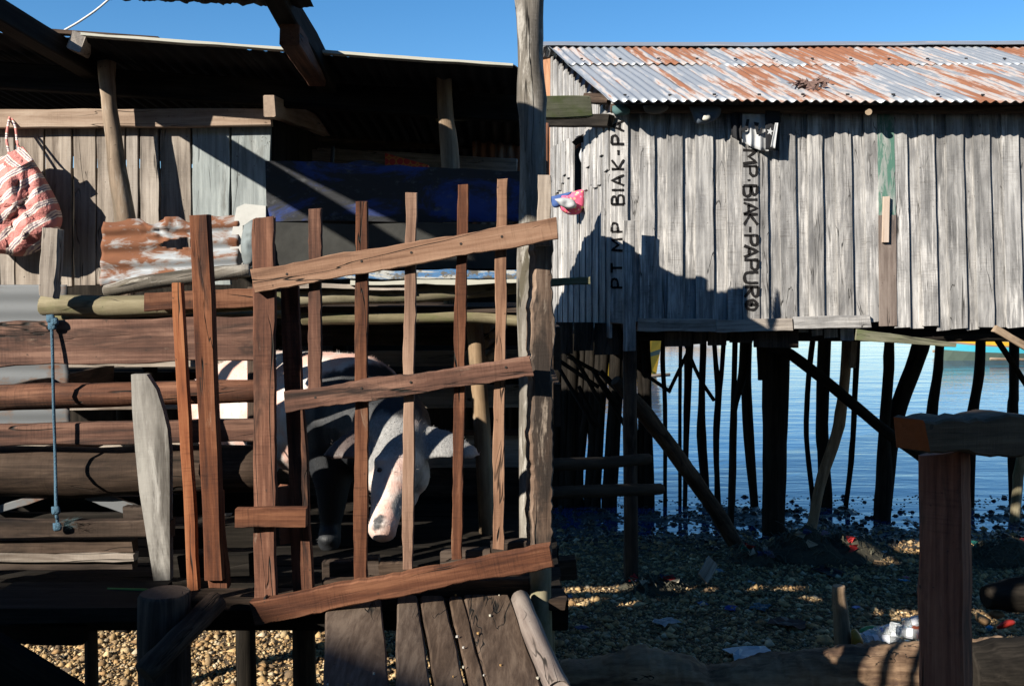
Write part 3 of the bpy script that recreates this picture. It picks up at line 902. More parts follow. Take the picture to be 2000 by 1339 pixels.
for xx in (-2.7, -1.4, .05):
    log('shed_stilt', [(xx, 6.9, 2.0), (xx + .03, 6.9, .9), (xx, 6.92, -.2)], .055, M_dark, shed)
    log('shed_stilt', [(xx, 5.3, 2.0), (xx - .02, 5.3, .9), (xx, 5.32, -.2)], .055, M_dark, shed)

# ------------------------------------------------------------------ upper roof over the walkway: sheets on dark rafters, corner of it in view
upper = thing('walkway_canopy', 'dark corrugated canopy on heavy rafters jutting out above the shed roof', 'canopy', (-2.6, 3.0, gz(3)))
def uz(y):
    return 3.62 + (4.0 - y) * .17
for i in range(2):
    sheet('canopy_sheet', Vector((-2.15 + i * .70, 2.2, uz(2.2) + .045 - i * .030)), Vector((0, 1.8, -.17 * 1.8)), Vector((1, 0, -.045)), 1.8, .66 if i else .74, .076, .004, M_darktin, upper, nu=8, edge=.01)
board('canopy_rafter', Vector((-.92, 2.4, uz(2.4) - .07)), W(645, 168, 5.0), .09, .11, M_dark, upper, n=(0, 0, 1), jit=.006)
board('rafter_splice', W(565, 68, 4.05), W(620, 150, 4.75), .085, .09, M_rail, upper, n=(0, 0, 1))
board('canopy_rafter', Vector((-2.35, 2.4, uz(2.4) - .07)), W(190, 142, 5.0), .09, .10, M_dark, upper, n=(0, 0, 1), jit=.006)
board('canopy_purlin', Vector((-2.5, 2.7, uz(2.7) - .02)), Vector((-.8, 2.7, uz(2.7) - .02)), .06, .05, M_dark, upper)
log('canopy_post', [(-3.5, 2.62, gz(2.7) - .2), (-3.47, 2.62, 2.0), (-3.45, 2.62, uz(2.7))], .05, M_darkwd, upper)
log('canopy_beam', [(-3.55, 2.62, uz(2.7) - .10), (-.7, 2.62, uz(2.7) - .10)], .035, M_darkwd, upper)
cable = log('cable', [W(118, 64, 4.70), W(165, 36, 4.70), W(214, -2, 4.70), W(330, -110, 4.70)], .0055, M_wire, sides=8)
tag(cable, 'thin white cable rising from shed roof to the canopy', 'cable')

# ------------------------------------------------------------------ tall pole
tp = plog('tall_pole', [(1033, -260, 3.95), (1034, 0, 3.95), (1036, 100, 3.95), (1040, 230, 3.95), (1041, 350, 3.95), (1038, 700, 3.95), (1040, 1100, 3.95), (1042, 1760, 3.95)], [48, 52, 50, 51, 52, 50, 52, 54], M_lichen, sides=18, rough=.05, knots=5)
tag(tp, 'tall weathered grey round pole rising behind the gate post', 'pole')

# ------------------------------------------------------------------ pig pen
PF = 1.42                                              # pen floor top
pen = thing('pig_pen', 'raised pig pen of reddish boards and round logs', 'pig pen', (-1.2, 3.8, gz(3.8)))
# front fence, left of the gate
plog('rail_log', [(82, 596, 3.78), (260, 598, 3.76), (420, 590, 3.75), (560, 588, 3.75)], [40, 42, 40, 36], M_polegrn, pen)
plog('rail_log', [(95, 622, 3.86), (360, 616, 3.86), (560, 612, 3.86)], [16, 18, 18], M_polegrn, pen)
pboard('rail_board', (286, 590), (512, 580), 3.66, 36, .04, M_rail, pen)
pboard('rail_board', (-80, 674), (530, 658), 3.64, 86, .045, M_rail, pen, jit=.007, seg=16)
plog('rail_log', [(-80, 779, 3.68), (140, 772, 3.68), (320, 767, 3.68), (530, 762, 3.68)], [52, 50, 47, 46], M_rail, pen)
pboard('rail_board', (-80, 850), (530, 838), 3.66, 42, .05, M_rail, pen)
plog('rail_log', [(-80, 920, 3.74), (150, 919, 3.74), (330, 917, 3.74), (530, 912, 3.74)], [100, 97, 96, 92], M_darkwd, pen, sides=18)
pboard('rail_board', (-80, 1032), (338, 1030), 3.50, 33, .05, M_darkwd, pen)
pboard('base_board', (-80, 1064), (264, 1064), 3.54, 25, .05, M_darkwd, pen)
pboard('base_board', (-80, 1084), (266, 1086), 3.53, 16, .05, M_shed, pen, jit=.006)
pboard('base_board', (-80, 1104), (263, 1100), 3.55, 16, .05, M_darkwd, pen)
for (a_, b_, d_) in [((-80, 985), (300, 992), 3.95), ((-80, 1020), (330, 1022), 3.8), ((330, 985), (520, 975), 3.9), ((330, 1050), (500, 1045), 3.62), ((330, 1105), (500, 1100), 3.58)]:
    pboard('gap_shade_board', a_, b_, d_, 44, .03, M_dark, pen)  # dark filler boards standing in for shade behind the rails
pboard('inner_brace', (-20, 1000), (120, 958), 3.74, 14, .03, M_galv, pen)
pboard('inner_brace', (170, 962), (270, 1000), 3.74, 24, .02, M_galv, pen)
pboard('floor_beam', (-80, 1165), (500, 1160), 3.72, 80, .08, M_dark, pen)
slab('upright_board', [(256, 731), (286, 731), (305, 760), (318, 800), (327, 838), (331, 880), (331, 1000), (332, 1132), (300, 1134), (288, 1060), (272, 960), (264, 880), (258, 800)], 3.47, .035, M_white, pen, axis=(0.06, -1))
pboard('upright_bar', (347, 552), (380, 1150), 3.40, 21, .03, M_rust_wood, pen, jit=.003)
pboard('upright_board', (392, 420), (422, 1130), 3.36, 37, .045, M_gate, pen, d1=3.38, jit=.003)
pboard('upright_board', (416, 960), (428, 1145), 3.40, 38, .04, M_gate, pen)
pboard('upright_board', (104, 446), (96, 580), 3.66, 33, .05, M_shed, pen)
pboard('upright_block', (245, 1003), (285, 1003), 3.57, 30, .04, M_darkwd, pen)
pboard('upright_board', (560, 948), (566, 1058), 3.44, 34, .03, M_rust_wood, pen)
pboard('upright_board', (566, 560), (594, 1158), 3.43, 36, .03, M_gate, pen, w1=38)
# right gate post with worn bark edge
M_gpost = wood('wany_grey_post', (.06, .038, .026), (.19, .125, .088), (.37, .265, .195), saw=.1, var=.05, stain=(.06, .045, .036), stain_lo=.50, stain_hi=.64, patch=(.56, .45, .35), patch_lo=.54, patch_hi=.66, crack=1.5, bump=1.0, grain=.6, dist=.6)
board('gate_post', W(1055, 470, 3.45), W(1053, 1075, 3.45), 40 * 3.45 / F, .075, M_gpost, pen, n=(.3, -1, 0), jit=.010, seg=60, w1=44 * 3.45 / F)
plog('gate_post_foot', [(1054, 1070, 3.46), (1056, 1200, 3.46), (1058, 1560, 3.46), (1058, 1900, 3.46)], [42, 44, 44, 44], M_polegrn, pen, sides=10, rough=.05)
# shelf above the pen
plog('shelf_log', [(470, 592, 4.12), (640, 578, 4.12), (800, 574, 4.12), (920, 566, 4.12), (1010, 556, 4.12), (1030, 555, 4.12)], [36, 35, 35, 33, 33, 30], M_polegrn, pen)
plog('shelf_log', [(590, 620, 4.2), (800, 618, 4.2), (930, 617, 4.2), (1030, 630, 4.2)], [30, 30, 30, 22], M_polegrn, pen)
for i in range(7):
    board('shelf_board', Vector((-1.25, 4.25 + i * .17, 2.40)), Vector((.16, 4.25 + i * .17, 2.40)), .16, .025, M_darkwd, pen, n=(0, 0, 1), seg=4)
plog('shelf_post', [(925, 600, 4.35), (932, 700, 4.35), (945, 900, 4.35), (960, 1200, 4.35)], [30, 32, 34, 36], M_pole, pen)
for (x, y, r_) in [(948, 640, 22), (945, 672, 21), (948, 704, 18), (962, 655, 14)]:
    log('log_end', [W(x, y, 4.42), W(x, y, 4.42) + Vector((.05, .55, .02))], r_ * .5 * 4.42 / F, M_pole, pen)
plog('shelf_post', [(500, 560, 4.3), (500, 800, 4.3), (498, 1200, 4.3)], [34, 34, 36], M_darkwd, pen)
pboard('shelf_board', (1060, 552), (1152, 549), 4.12, 15, .05, M_mossbm, pen)
# back and right-hand fences
for (y0, w_, mt) in [(655, 40, M_darkwd), (700, 30, M_shed), (775, 44, M_shed), (845, 12, M_rail), (880, 66, M_shed), (942, 56, M_darkwd), (993, 40, M_darkwd), (1045, 54, M_darkwd), (1100, 50, M_darkwd)]:
    pboard('back_rail', (-120, y0 + 4), (1062, y0 - 2), 5.15 if y0 != 845 else 5.1, w_, .03, mt, pen)
for xx in (-1.9, -.9, -.2, .14):
    log('back_post', [(xx, 5.22, 2.4), (xx, 5.22, 1.0), (xx, 5.22, -.1)], .04, M_dark, pen)
for i, zz in enumerate((2.08, 2.28)):
    board('side_rail', Vector((.16, 3.5, zz)), Vector((.16, 5.2, zz)), .15, .025, M_darkwd, pen, n=(1, 0, 0))
for i, zz in enumerate((1.5, 1.75, 2.05)):
    board('side_rail', Vector((-2.05, 3.6, zz)), Vector((-2.05, 5.1, zz)), .09, .025, M_darkwd, pen, n=(1, 0, 0))
# floor
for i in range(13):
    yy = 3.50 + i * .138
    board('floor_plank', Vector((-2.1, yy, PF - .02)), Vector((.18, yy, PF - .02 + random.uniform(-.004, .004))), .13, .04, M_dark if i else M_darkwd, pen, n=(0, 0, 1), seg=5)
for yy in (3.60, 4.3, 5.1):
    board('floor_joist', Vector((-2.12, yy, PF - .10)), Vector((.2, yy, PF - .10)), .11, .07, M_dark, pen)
pboard('threshold_beam', (632, 1145), (1034, 1143), 3.47, 32, .05, M_darkwd, pen)
for (x0, x1, y0) in [(632, 690, 1108), (690, 742, 1102), (742, 800, 1110), (860, 960, 1086), (960, 1050, 1070)]:
    pboard('floor_cleat', (x0, y0 + 4), (x1, y0), 3.56 + random.uniform(0, .05), 34, .05, M_darkwd, pen)
# legs
for (x, w_, d_) in [(176, 26, 3.62), (592, 44, 3.62), (1062, 40, 3.6), (-40, 36, 3.7)]:
    b_ = W(x, 1180, d_)
    log('leg', [(b_.x, d_, 1.36), (b_.x + .01, d_, .7), (b_.x, d_, -.05)], w_ * .5 * d_ / F, M_darkwd if x != 1062 else M_polegrn, pen)
for xx in (-1.8, -.8, .1):
    log('leg', [(xx, 5.05, 1.36), (xx + .02, 5.05, .6), (xx, 5.05, -.05)], .05, M_dark, pen)
# low logs sticking out past the pen on the right
plog('side_log', [(1060, 908, 4.7), (1180, 903, 5.3), (1266, 895, 5.7)], [26, 24, 22], M_dark, pen)
plog('side_log', [(1060, 962, 4.7), (1180, 958, 5.3), (1290, 955, 5.9)], [26, 25, 22], M_dark, pen)
pboard('side_step', (1075, 1110), (1125, 1105), 4.6, 40, .1, M_darkwd, pen)

# ------------------------------------------------------------------ the gate
gate = thing('pen_gate', 'slanting gate of reddish brown slats nailed to three rails', 'gate', W(780, 1190, 3.36))
GD = 3.36
pboard('stile', (516, 425), (519, 1184), GD + .0, 42, .028, M_gate, gate, jit=.004, seg=30)
for (xt, yt, xb, yb, w_, mt) in [(615, 408, 617, 768, 25, M_rail), (706, 393, 705, 1134, 25, M_gate), (803, 377, 797, 1110, 21, M_gatelt), (904, 362, 893, 1090, 22, M_rail), (981, 350, 973, 1070, 22, M_gatelt)]:
    pboard('slat', (xt, yt), (xb, yb), GD - .002, w_, .024, mt, gate, jit=.0035, seg=34)
pboard('top_rail', (497, 549), (1087, 446), GD - .032, 47, .03, M_gatelt, gate, w1=42, jit=.004, seg=36)
pboard('middle_rail', (558, 784), (1038, 716), GD - .032, 40, .03, M_rail, gate, w1=38, jit=.005, seg=34)
pboard('bottom_rail', (497, 1193), (1076, 1082), GD - .034, 46, .045, M_gate, gate, w1=42, jit=.006, seg=36)
pboard('latch_block', (461, 1009), (598, 1009), GD - .036, 38, .035, M_gate, gate, jit=.002)
pboard('upright_stub', (1063, 342), (1061, 480), GD + .03, 27, .03, M_shed, gate, seg=12)
M_nail2 = plain('old_nail_head', (.03, .024, .02), .6)
for (x, y) in [(616, 776), (706, 758), (802, 746), (988, 717), (562, 1014), (517, 1168), (702, 1148), (800, 1122), (560, 535), (706, 510), (803, 493), (900, 476), (980, 462)]:
    p = W(x, y, GD - .049)
    log('nail', [p, p + Vector((0, .03, 0))], .0045, M_nail2, gate, sides=6, n=1)

# ------------------------------------------------------------------ gangway
gw = thing('gangway', 'dark cracked plank gangway leading up to the gate', 'gangway', (-.25, 2.4, gz(2.4)))
def gzw(y): return 1.44 - (3.42 - y) * .14
def gplank(x0, x1, x0b, x1b, sd2=0, dz=0, seg=18):
    """Plank from its far edge (d 3.42) to the near edge, following two photograph edge lines."""
    ya, yb_ = 3.42 - .02 * random.random(), 2.83
    def X(px, d): return (px - 1000) * d / F
    V, Fc = [], []
    y_end = 1.75
    for i in range(seg + 1):
        t = i / seg
        y = ya + (y_end - ya) * t
        tt = (y - ya) / (yb_ - ya)
        l = X(x0, ya) + (X(x0b, yb_) - X(x0, ya)) * tt
        r = X(x1, ya) + (X(x1b, yb_) - X(x1, ya)) * tt
        l += .006 * noise.noise((y * 6, sd2, 1)); r += .006 * noise.noise((y * 6, sd2, 5))
        z = gzw(y) + dz + .004 * noise.noise((y * 3, sd2, 2))
        e = .006
        for (x, zz) in ((l, z - e), (l + e, z), ((l + r) / 2, z + .001), (r - e, z), (r, z - e), (r, z - .045), (l, z - .045)):
            V.append((y, -(x), zz))
        if i:
            a, b = (i - 1) * 7, i * 7
            for k_ in range(7):
                k2 = (k_ + 1) % 7
                Fc.append((a + k_, b + k_, b + k2, a + k2))
    Fc.append(tuple(range(7))); Fc.append(tuple(range(seg * 7 + 6, seg * 7 - 1, -1)))
    M = Matrix(((0, -1, 0, 0), (1, 0, 0, 0), (0, 0, 1, 0), (0, 0, 0, 1)))
    ob = mesh('plank', V, Fc, M_deck, gw, M)
    bm = bmesh.new(); bm.from_mesh(ob.data); bmesh.ops.recalc_face_normals(bm, faces=bm.faces); bm.to_mesh(ob.data); bm.free()
    return ob
gplank(636, 745, 631, 762, 1, -.006)
gplank(776, 815, 772, 842, 2, .004)
gplank(819, 868, 851, 910, 3)
gplank(876, 905, 918, 950, 4, -.003)
gplank(906, 996, 953, 1058, 5)
plog('edge_pole', [(1016, 1168, 3.40), (1045, 1245, 3.1), (1088, 1342, 2.83), (1092, 1352, 2.8)], [36, 42, 50, 49], M_brownpl, gw, sides=16)
board('bearer', Vector((-.75, 1.85, gzw(1.85) - .09)), Vector((.2, 1.85, gzw(1.85) - .09)), .08, .08, M_darkwd, gw)
for xx in (-.7, .12):
    log('gangway_leg', [(xx, 1.85, gzw(1.85) - .1), (xx, 1.85, .1)], .04, M_darkwd, gw)
# boardwalk the photographer stands on (below the view)
bw_ = thing('boardwalk', 'dark plank boardwalk the gangway leads down to', 'boardwalk', (0, 0, .2))
for i in range(17):
    yy = 1.66 - i * .17
    board('deck_plank', Vector((-2.2, yy, 1.05)), Vector((2.6, yy, 1.05)), .155, .035, M_deck, bw_, n=(0, 0, 1), seg=6)
for xx in (-1.9, 2.3):
    for yy in (1.5, -1.0):
        log('boardwalk_leg', [(xx, yy, 1.03), (xx, yy, .1)], .06, M_darkwd, bw_)

# ------------------------------------------------------------------ unseen houses added behind the photographer to block sky and sun
def shade_house(x0, x1, top, eave, lab, y0=-2.6, dep=3.2):
    h = thing('shade_house', lab, 'house', ((x0 + x1) / 2, y0, .4))
    n_ = int((x1 - x0) / .24)
    for i in range(n_):
        x = x0 + (i + .5) * (x1 - x0) / n_
        board('plank', Vector((x, y0, 1.0)), Vector((x, y0, eave)), (x1 - x0) / n_ - .006, .025, M_shed, h, n=(0, 1, 0), seg=3)
    for xx in (x0, x1):
        board('end_wall', Vector((xx, y0 - dep / 2, 1.0)), Vector((xx, y0 - dep / 2, eave)), dep, .03, M_shed, h, n=(1, 0, 0), seg=2)
    sl = math.hypot(dep / 2 + .3, top - eave)
    mid = Vector((x0 - .2, y0 - dep / 2, top))
    for sg in (1, -1):
        sheet('roof_sheet', mid, Vector((0, sg * (dep / 2 + .3), eave - top)), Vector((1, 0, 0)), sl, x1 - x0 + .4, .152, .018, M_tin, h, nu=3, per=6)
    for xx in (x0 + .2, (x0 + x1) / 2, x1 - .2):
        for yy in (y0 - .2, y0 - dep + .2):
            log('stilt', [(xx, yy, 1.05), (xx, yy, 0)], .08, M_darkwd, h, n=2)
    return h
shade_house(-5.3, 8.5, 6.9, 5.8, 'unseen long plank house with tin roof, added to shade the railing and block sky')
shade_house(-13.5, -7.8, 6.2, 5.55, 'unseen shorter plank house with tin roof, added to shade the lower pen')

# ------------------------------------------------------------------ the pig
def pig():
    base = Vector((-.62, 4.15, PF))
    V, Fc = [], []
    def ell(c, r, X=None, Z=None, nu=16, nv=10):
        c = Vector(c)
        if X is None: R_ = Matrix.Identity(3)
        else:
            X = Vector(X).normalized(); Z = Vector(Z or (0, 0, 1)); Y = Z.cross(X).normalized(); Z = X.cross(Y)
            R_ = Matrix((X, Y, Z)).transposed()
        b = len(V)
        for i in range(nv + 1):
            ph = math.pi * i / nv
            for j in range(nu):
                a = 2 * math.pi * j / nu
                q = Vector((r[0] * math.sin(ph) * math.cos(a), r[1] * math.sin(ph) * math.sin(a), r[2] * math.cos(ph)))
                V.append(c + R_ @ q - base)
        for i in range(nv):
            for j in range(nu):
                j2 = (j + 1) % nu
                Fc.append((b + i * nu + j, b + (i + 1) * nu + j, b + (i + 1) * nu + j2, b + i * nu + j2))
    def chain(pts, rs, n=8, sq=(1, 1), Z=(0, 0, 1)):
        C = spline(pts, n)
        N = len(C) - 1
        for i, c in enumerate(C):
            f = i / N * (len(rs) - 1); k_ = min(int(f), len(rs) - 2); r = rs[k_] + (rs[k_ + 1] - rs[k_]) * (f - k_)
            T = C[min(i + 1, N)] - C[max(i - 1, 0)]
            ell(c, (r, r * sq[0], r * sq[1]), T, Z, 14, 8)
    rump = W(430, 800, 4.85); rump.z = PF + .50
    hip = W(500, 790, 4.70); hip.z = PF + .52
    mid_ = W(590, 790, 4.48); mid_.z = PF + .52
    sho = W(690, 800, 4.22); sho.z = PF + .53
    nk = W(755, 815, 4.02); nk.z = PF + .50
    poll = W(782, 878, 3.86)
    chain([rump, hip, mid_, sho], [.17, .235, .26, .25], 7, (1, 1.06))
    chain([sho, nk, poll], [.235, .185, .105], 6)
    # head: poll -> brow -> snout, hanging and turned to the viewer
    brow = W(774, 912, 3.77); mzl = W(757, 985, 3.67); tip = W(747, 1030, 3.60)
    chain([poll, brow, mzl, tip], [.108, .102, .062, .054], 8)
    ell(W(778, 955, 3.84), (.085, .10, .10))                # jowl
    ell(W(728, 925, 3.80), (.045, .06, .075)); ell(W(818, 925, 3.83), (.045, .06, .075))   # cheeks
    ell(W(745, 900, 3.70), (.03, .03, .022)); ell(W(795, 900, 3.71), (.03, .03, .022))     # brow ridges
    fw = (tip - mzl).normalized()
    ell(tip + fw * .016, (.016, .066, .056), fw, (1, 0, .2))  # snout disc
    # ears, broad and drooping sideways
    def ear(root, end, droop):
        C = spline([root, root.lerp(end, .5) + Vector((0, -.02, .02)), end], 7)
        N = len(C) - 1
        for i, c in enumerate(C):
            t = i / N
            ww = .098 * (1 - t) ** .55 + .012
            ell(c, (.026, ww * .95, .013), (end - root), droop, 12, 8)
    ear(W(735, 868, 3.86), W(640, 888, 3.80), (0, -.75, .8))
    ear(W(812, 866, 3.86), W(930, 886, 3.84), (0, -.75, .8))
    # legs
    def leg(top, knee, ank, foot, r):
        chain([top, knee, ank, foot], r, 6)
        ell(foot + Vector((0, -.02, .02)), (.045, .055, .03))
    f1 = W(645, 900, 4.12)
    leg(Vector((f1.x, 4.14, PF + .42)), Vector((f1.x + .01, 4.12, PF + .26)), Vector((f1.x, 4.13, PF + .10)), Vector((f1.x, 4.10, PF + .03)), [.12, .075, .045, .05])
    f2 = W(745, 900, 4.3)
    leg(Vector((f2.x, 4.32, PF + .42)), Vector((f2.x, 4.31, PF + .26)), Vector((f2.x, 4.32, PF + .10)), Vector((f2.x, 4.29, PF + .03)), [.11, .072, .045, .05])
    h1 = W(445, 900, 4.72)
    leg(Vector((h1.x, 4.70, PF + .42)), Vector((h1.x + .02, 4.64, PF + .28)), Vector((h1.x - .03, 4.74, PF + .14)), Vector((h1.x - .01, 4.70, PF + .03)), [.15, .09, .045, .048])
    h2 = W(520, 900, 4.9)
    leg(Vector((h2.x, 4.92, PF + .42)), Vector((h2.x + .02, 4.88, PF + .28)), Vector((h2.x - .02, 4.98, PF + .14)), Vector((h2.x, 4.95, PF + .03)), [.15, .09, .045, .048])
    # curly tail
    chain([rump + Vector((-.15, .05, .08)), rump + Vector((-.2, .06, .04)), rump + Vector((-.21, .03, -.03))], [.018, .012, .008], 5)
    # colour: pink white skin; black-grey patches also hold the shadow on shoulder and legs
    t = NT('pig_hide')
    tc = t.add('TexCoord'); v = tc.outputs['Object']
    hr = t.noise(v, (160, 160, 26), 3, .6, .5)
    bl = t.noise(v, (5.5, 5.5, 5.5), 4, .6)
    def ball(c, r0, r1):
        d_ = t.add('VectorMath', operation='DISTANCE'); t.l.new(v, d_.inputs[0]); d_.inputs[1].default_value = tuple(Vector(c) - base)
        wob = t.math('ADD', d_.outputs['Value'], t.math('MULTIPLY', t.math('SUBTRACT', bl, .5), .16))
        return t.math('SUBTRACT', 1.0, t.step(wob, r0, r1))
    skin = t.mix(hr, (.40, .22, .175), (.62, .42, .35))
    white = t.mix(hr, (.34, .295, .265), (.60, .56, .52))
    c = t.mix(t.step(bl, .42, .6), skin, white)
    blk = t.mix(hr, (.002, .0025, .003), (.014, .016, .02))
    gry = t.mix(hr, (.04, .04, .042), (.36, .355, .345))
    c = t.mix(ball(W(735, 805, 4.02), .21, .25), c, blk)
    c = t.mix(ball(W(680, 850, 4.02), .25, .29), c, blk)
    c = t.mix(ball(nk + Vector((.03, -.02, -.02)), .17, .20), c, blk)
    c = t.mix(ball(Vector((f1.x, 4.1, PF + .2)), .22, .28), c, blk)
    c = t.mix(ball(Vector((f2.x, 4.25, PF + .25)), .24, .28), c, blk)
    c = t.mix(ball(poll + Vector((-.04, -.04, .0)), .12, .16), c, gry)
    c = t.mix(ball(W(800, 935, 3.75), .05, .10), c, gry)
    c = t.mix(ball(W(720, 900, 3.8), .06, .10), c, gry)
    c = t.mix(ball(W(660, 880, 3.82), .09, .12), c, (.07, .05, .045))
    c = t.mix(ball(W(860, 872, 3.85), .10, .15), c, gry)
    c = t.mix(ball(W(790, 985, 3.64), .035, .06), c, gry)
    c = t.mix(ball(W(738, 1020, 3.56), .022, .034), c, (.05, .05, .052))
    t.l.new(c, t.b.inputs['Base Color'])
    t.b.inputs['Roughness'].default_value = .65
    t.b.inputs['Subsurface Weight'].default_value = 0.0
    t.bump(hr, .35, .006)
    o = mesh('pig', V, Fc, t.m, None, Matrix.Translation(base), smooth=True)
    md = o.modifiers.new('skin', 'REMESH'); md.mode = 'VOXEL'; md.voxel_size = .011; md.use_smooth_shade = True
    sm = o.modifiers.new('soft', 'SMOOTH'); sm.iterations = 5; sm.factor = .6
    tag(o, 'pinkish white pig with dark patches lowering its head behind the gate', 'pig')
    M_eye = plain('dark_eye', (.012, .01, .01), .15, var=0, spec=.6)
    for (x, y, d_) in ((741, 917, 3.672), (800, 917, 3.685)):
        b = len(V); V2, F2 = [], []
        c_ = W(x, y, d_)
        for i in range(7):
            for j in range(10):
                ph = math.pi * i / 6; a = 2 * math.pi * j / 10
                V2.append((.011 * math.sin(ph) * math.cos(a), .011 * math.sin(ph) * math.sin(a), .009 * math.cos(ph)))
        for i in range(6):
            for j in range(10): F2.append((i * 10 + j, (i + 1) * 10 + j, (i + 1) * 10 + (j + 1) % 10, i * 10 + (j + 1) % 10))
        mesh('eye', V2, F2, M_eye, o, Matrix.Translation(c_), smooth=True)
    for sx in (-.02, .02):
        p = tip + fw * .030 + Vector((sx, -.012, .012))
        log('nostril', [p, p - fw * .02], .0085, M_eye, o, sides=8, n=1)
    # coarse bristles
    import bisect
    hv, hf = [], []
    dg = bpy.context.evaluated_depsgraph_get(); ev = o.evaluated_get(dg); me = ev.to_mesh()
    tris = [p for p in me.polygons]
    wts = []
    acc = 0
    for p in tris:
        acc += p.area; wts.append(acc)
    for _ in range(16000):
        p = tris[bisect.bisect_left(wts, random.random() * acc)]
        c_ = p.center; nn = p.normal
        if nn.z < -.3: continue
        fl = (Vector((-.5, .8, -.2)) if c_.y > -.25 else Vector((0, .25, .55)))
        dr = (nn * .35 + fl * .6 + Vector((random.uniform(-.3, .3), random.uniform(-.3, .3), random.uniform(-.3, .3)))).normalized()
        L_ = random.uniform(.008, .022); s_ = dr.cross(nn)
        if s_.length < 1e-3: continue
        s_ = s_.normalized() * .0010
        b = len(hv)
        c_ = Vector(c_) - nn * .002
        hv += [c_ - s_, c_ + s_, c_ + dr * L_]
        hf.append((b, b + 1, b + 2))
    ev.to_mesh_clear()
    hm = mesh('bristles', hv, hf, t.m, o, Matrix.Translation(base)); hm['kind'] = 'stuff'
pig()

# ------------------------------------------------------------------ things on and around the pen
def striped():
    t = NT('striped_woven_bag')
    v = t.add('TexCoord').outputs['Object']
    mp = t.add('Mapping'); mp.inputs['Rotation'].default_value = (0, math.radians(38), 0); t.l.new(v, mp.inputs[0])
    wob = t.noise(v, (7, 7, 7), 3)
    sx = t.add('SeparateXYZ'); t.l.new(mp.outputs[0], sx.inputs[0])
    u = t.math('FRACT', t.math('ADD', t.math('MULTIPLY', sx.outputs[2], 15.0), t.math('MULTIPLY', wob, .5)))
    R_ = (.46, .135, .12); Wt = (.66, .58, .50); Bl = (.09, .07, .14)
    c = t.ramp(u, [(0, R_), (.42, Wt), (.52, Bl), (.60, Wt), (.68, (.30, .22, .28)), (.76, Wt), (.86, R_)], 'CONSTANT')
    n2 = t.noise(v, (40, 40, 40), 3)
    c = t.mix(t.math('MULTIPLY', n2, .35), c, (.45, .30, .26))
    t.l.new(c, t.b.inputs['Base Color']); t.b.inputs['Roughness'].default_value = .75
    t.bump(t.noise(v, (26, 26, 26), 4, .6, 1.0), .6, .02)
    return t.m
def puffy(name, poly, d, depth, mat, parent=None, rings=9, seed=0, wr=.25, fr=6):
    """A stuffed shape from an outline: bulging front and back, with creases."""
    c = Vector((sum(p[0] for p in poly) / len(poly), sum(p[1] for p in poly) / len(poly)))
    P = [Vector((p[0], p[1], 0)) for p in poly]
    C = spline(P + [P[0]], 4)[:-1]
    n = len(C); o = W(c.x, c.y, d)
    V, Fc = [], []
    for sgn in (-1, 1):
        b0 = len(V)
        for i in range(rings + 1):
            r = 1 - i / rings
            for q in C:
                x = c.x + (q.x - c.x) * r; y = c.y + (q.y - c.y) * r
                bul = depth * (1 - r ** 2.6) ** .5
                nz_ = noise.noise((x * .03 * fr / 6, y * .03 * fr / 6, seed)) + .5 * noise.noise((x * .08, y * .08, seed + 4))
                bul *= 1 + wr * nz_ - wr * .8 * (1 - min(1, 6 * abs(noise.noise((x * .018 + seed, y * .026, seed + 8)))))
                V.append(W(x, y, d + sgn * bul) - o)
        for i in range(rings):
            for k_ in range(n):
                a = b0 + i * n + k_; b = b0 + i * n + (k_ + 1) % n
                f = (a, b, b + n, a + n)
                Fc.append(f if sgn < 0 else f[::-1])
    ob = mesh(name, V, Fc, mat, parent, Matrix.Translation(o), smooth=True)
    bm = bmesh.new(); bm.from_mesh(ob.data); bmesh.ops.remove_doubles(bm, verts=bm.verts, dist=.0005)
    bmesh.ops.recalc_face_normals(bm, faces=bm.faces); bm.to_mesh(ob.data); bm.free()
    return ob
MB = striped()
bag = thing('striped_bag', 'red and white striped woven bag hanging from a nail on the shed wall', 'bag', W(30, 495, 4.9))
puffy('bag_body', [(45, 288), (62, 308), (92, 355), (117, 405), (120, 440), (92, 478), (48, 500), (8, 496), (-40, 488), (-80, 440), (-70, 370), (-20, 318), (20, 300)], 4.90, .10, MB, bag, seed=3, wr=.35)
log('handle', [W(20, 308, 4.86), W(13, 270, 4.9), W(18, 236, 4.97), W(21, 228, 4.99), W(30, 248, 4.96), W(34, 280, 4.9), W(42, 296, 4.86)], .0065, MB, bag, sides=8)
slab('bag_flap', [(14, 300), (44, 286), (64, 312), (30, 330), (6, 322)], 4.83, .008, MB, bag)

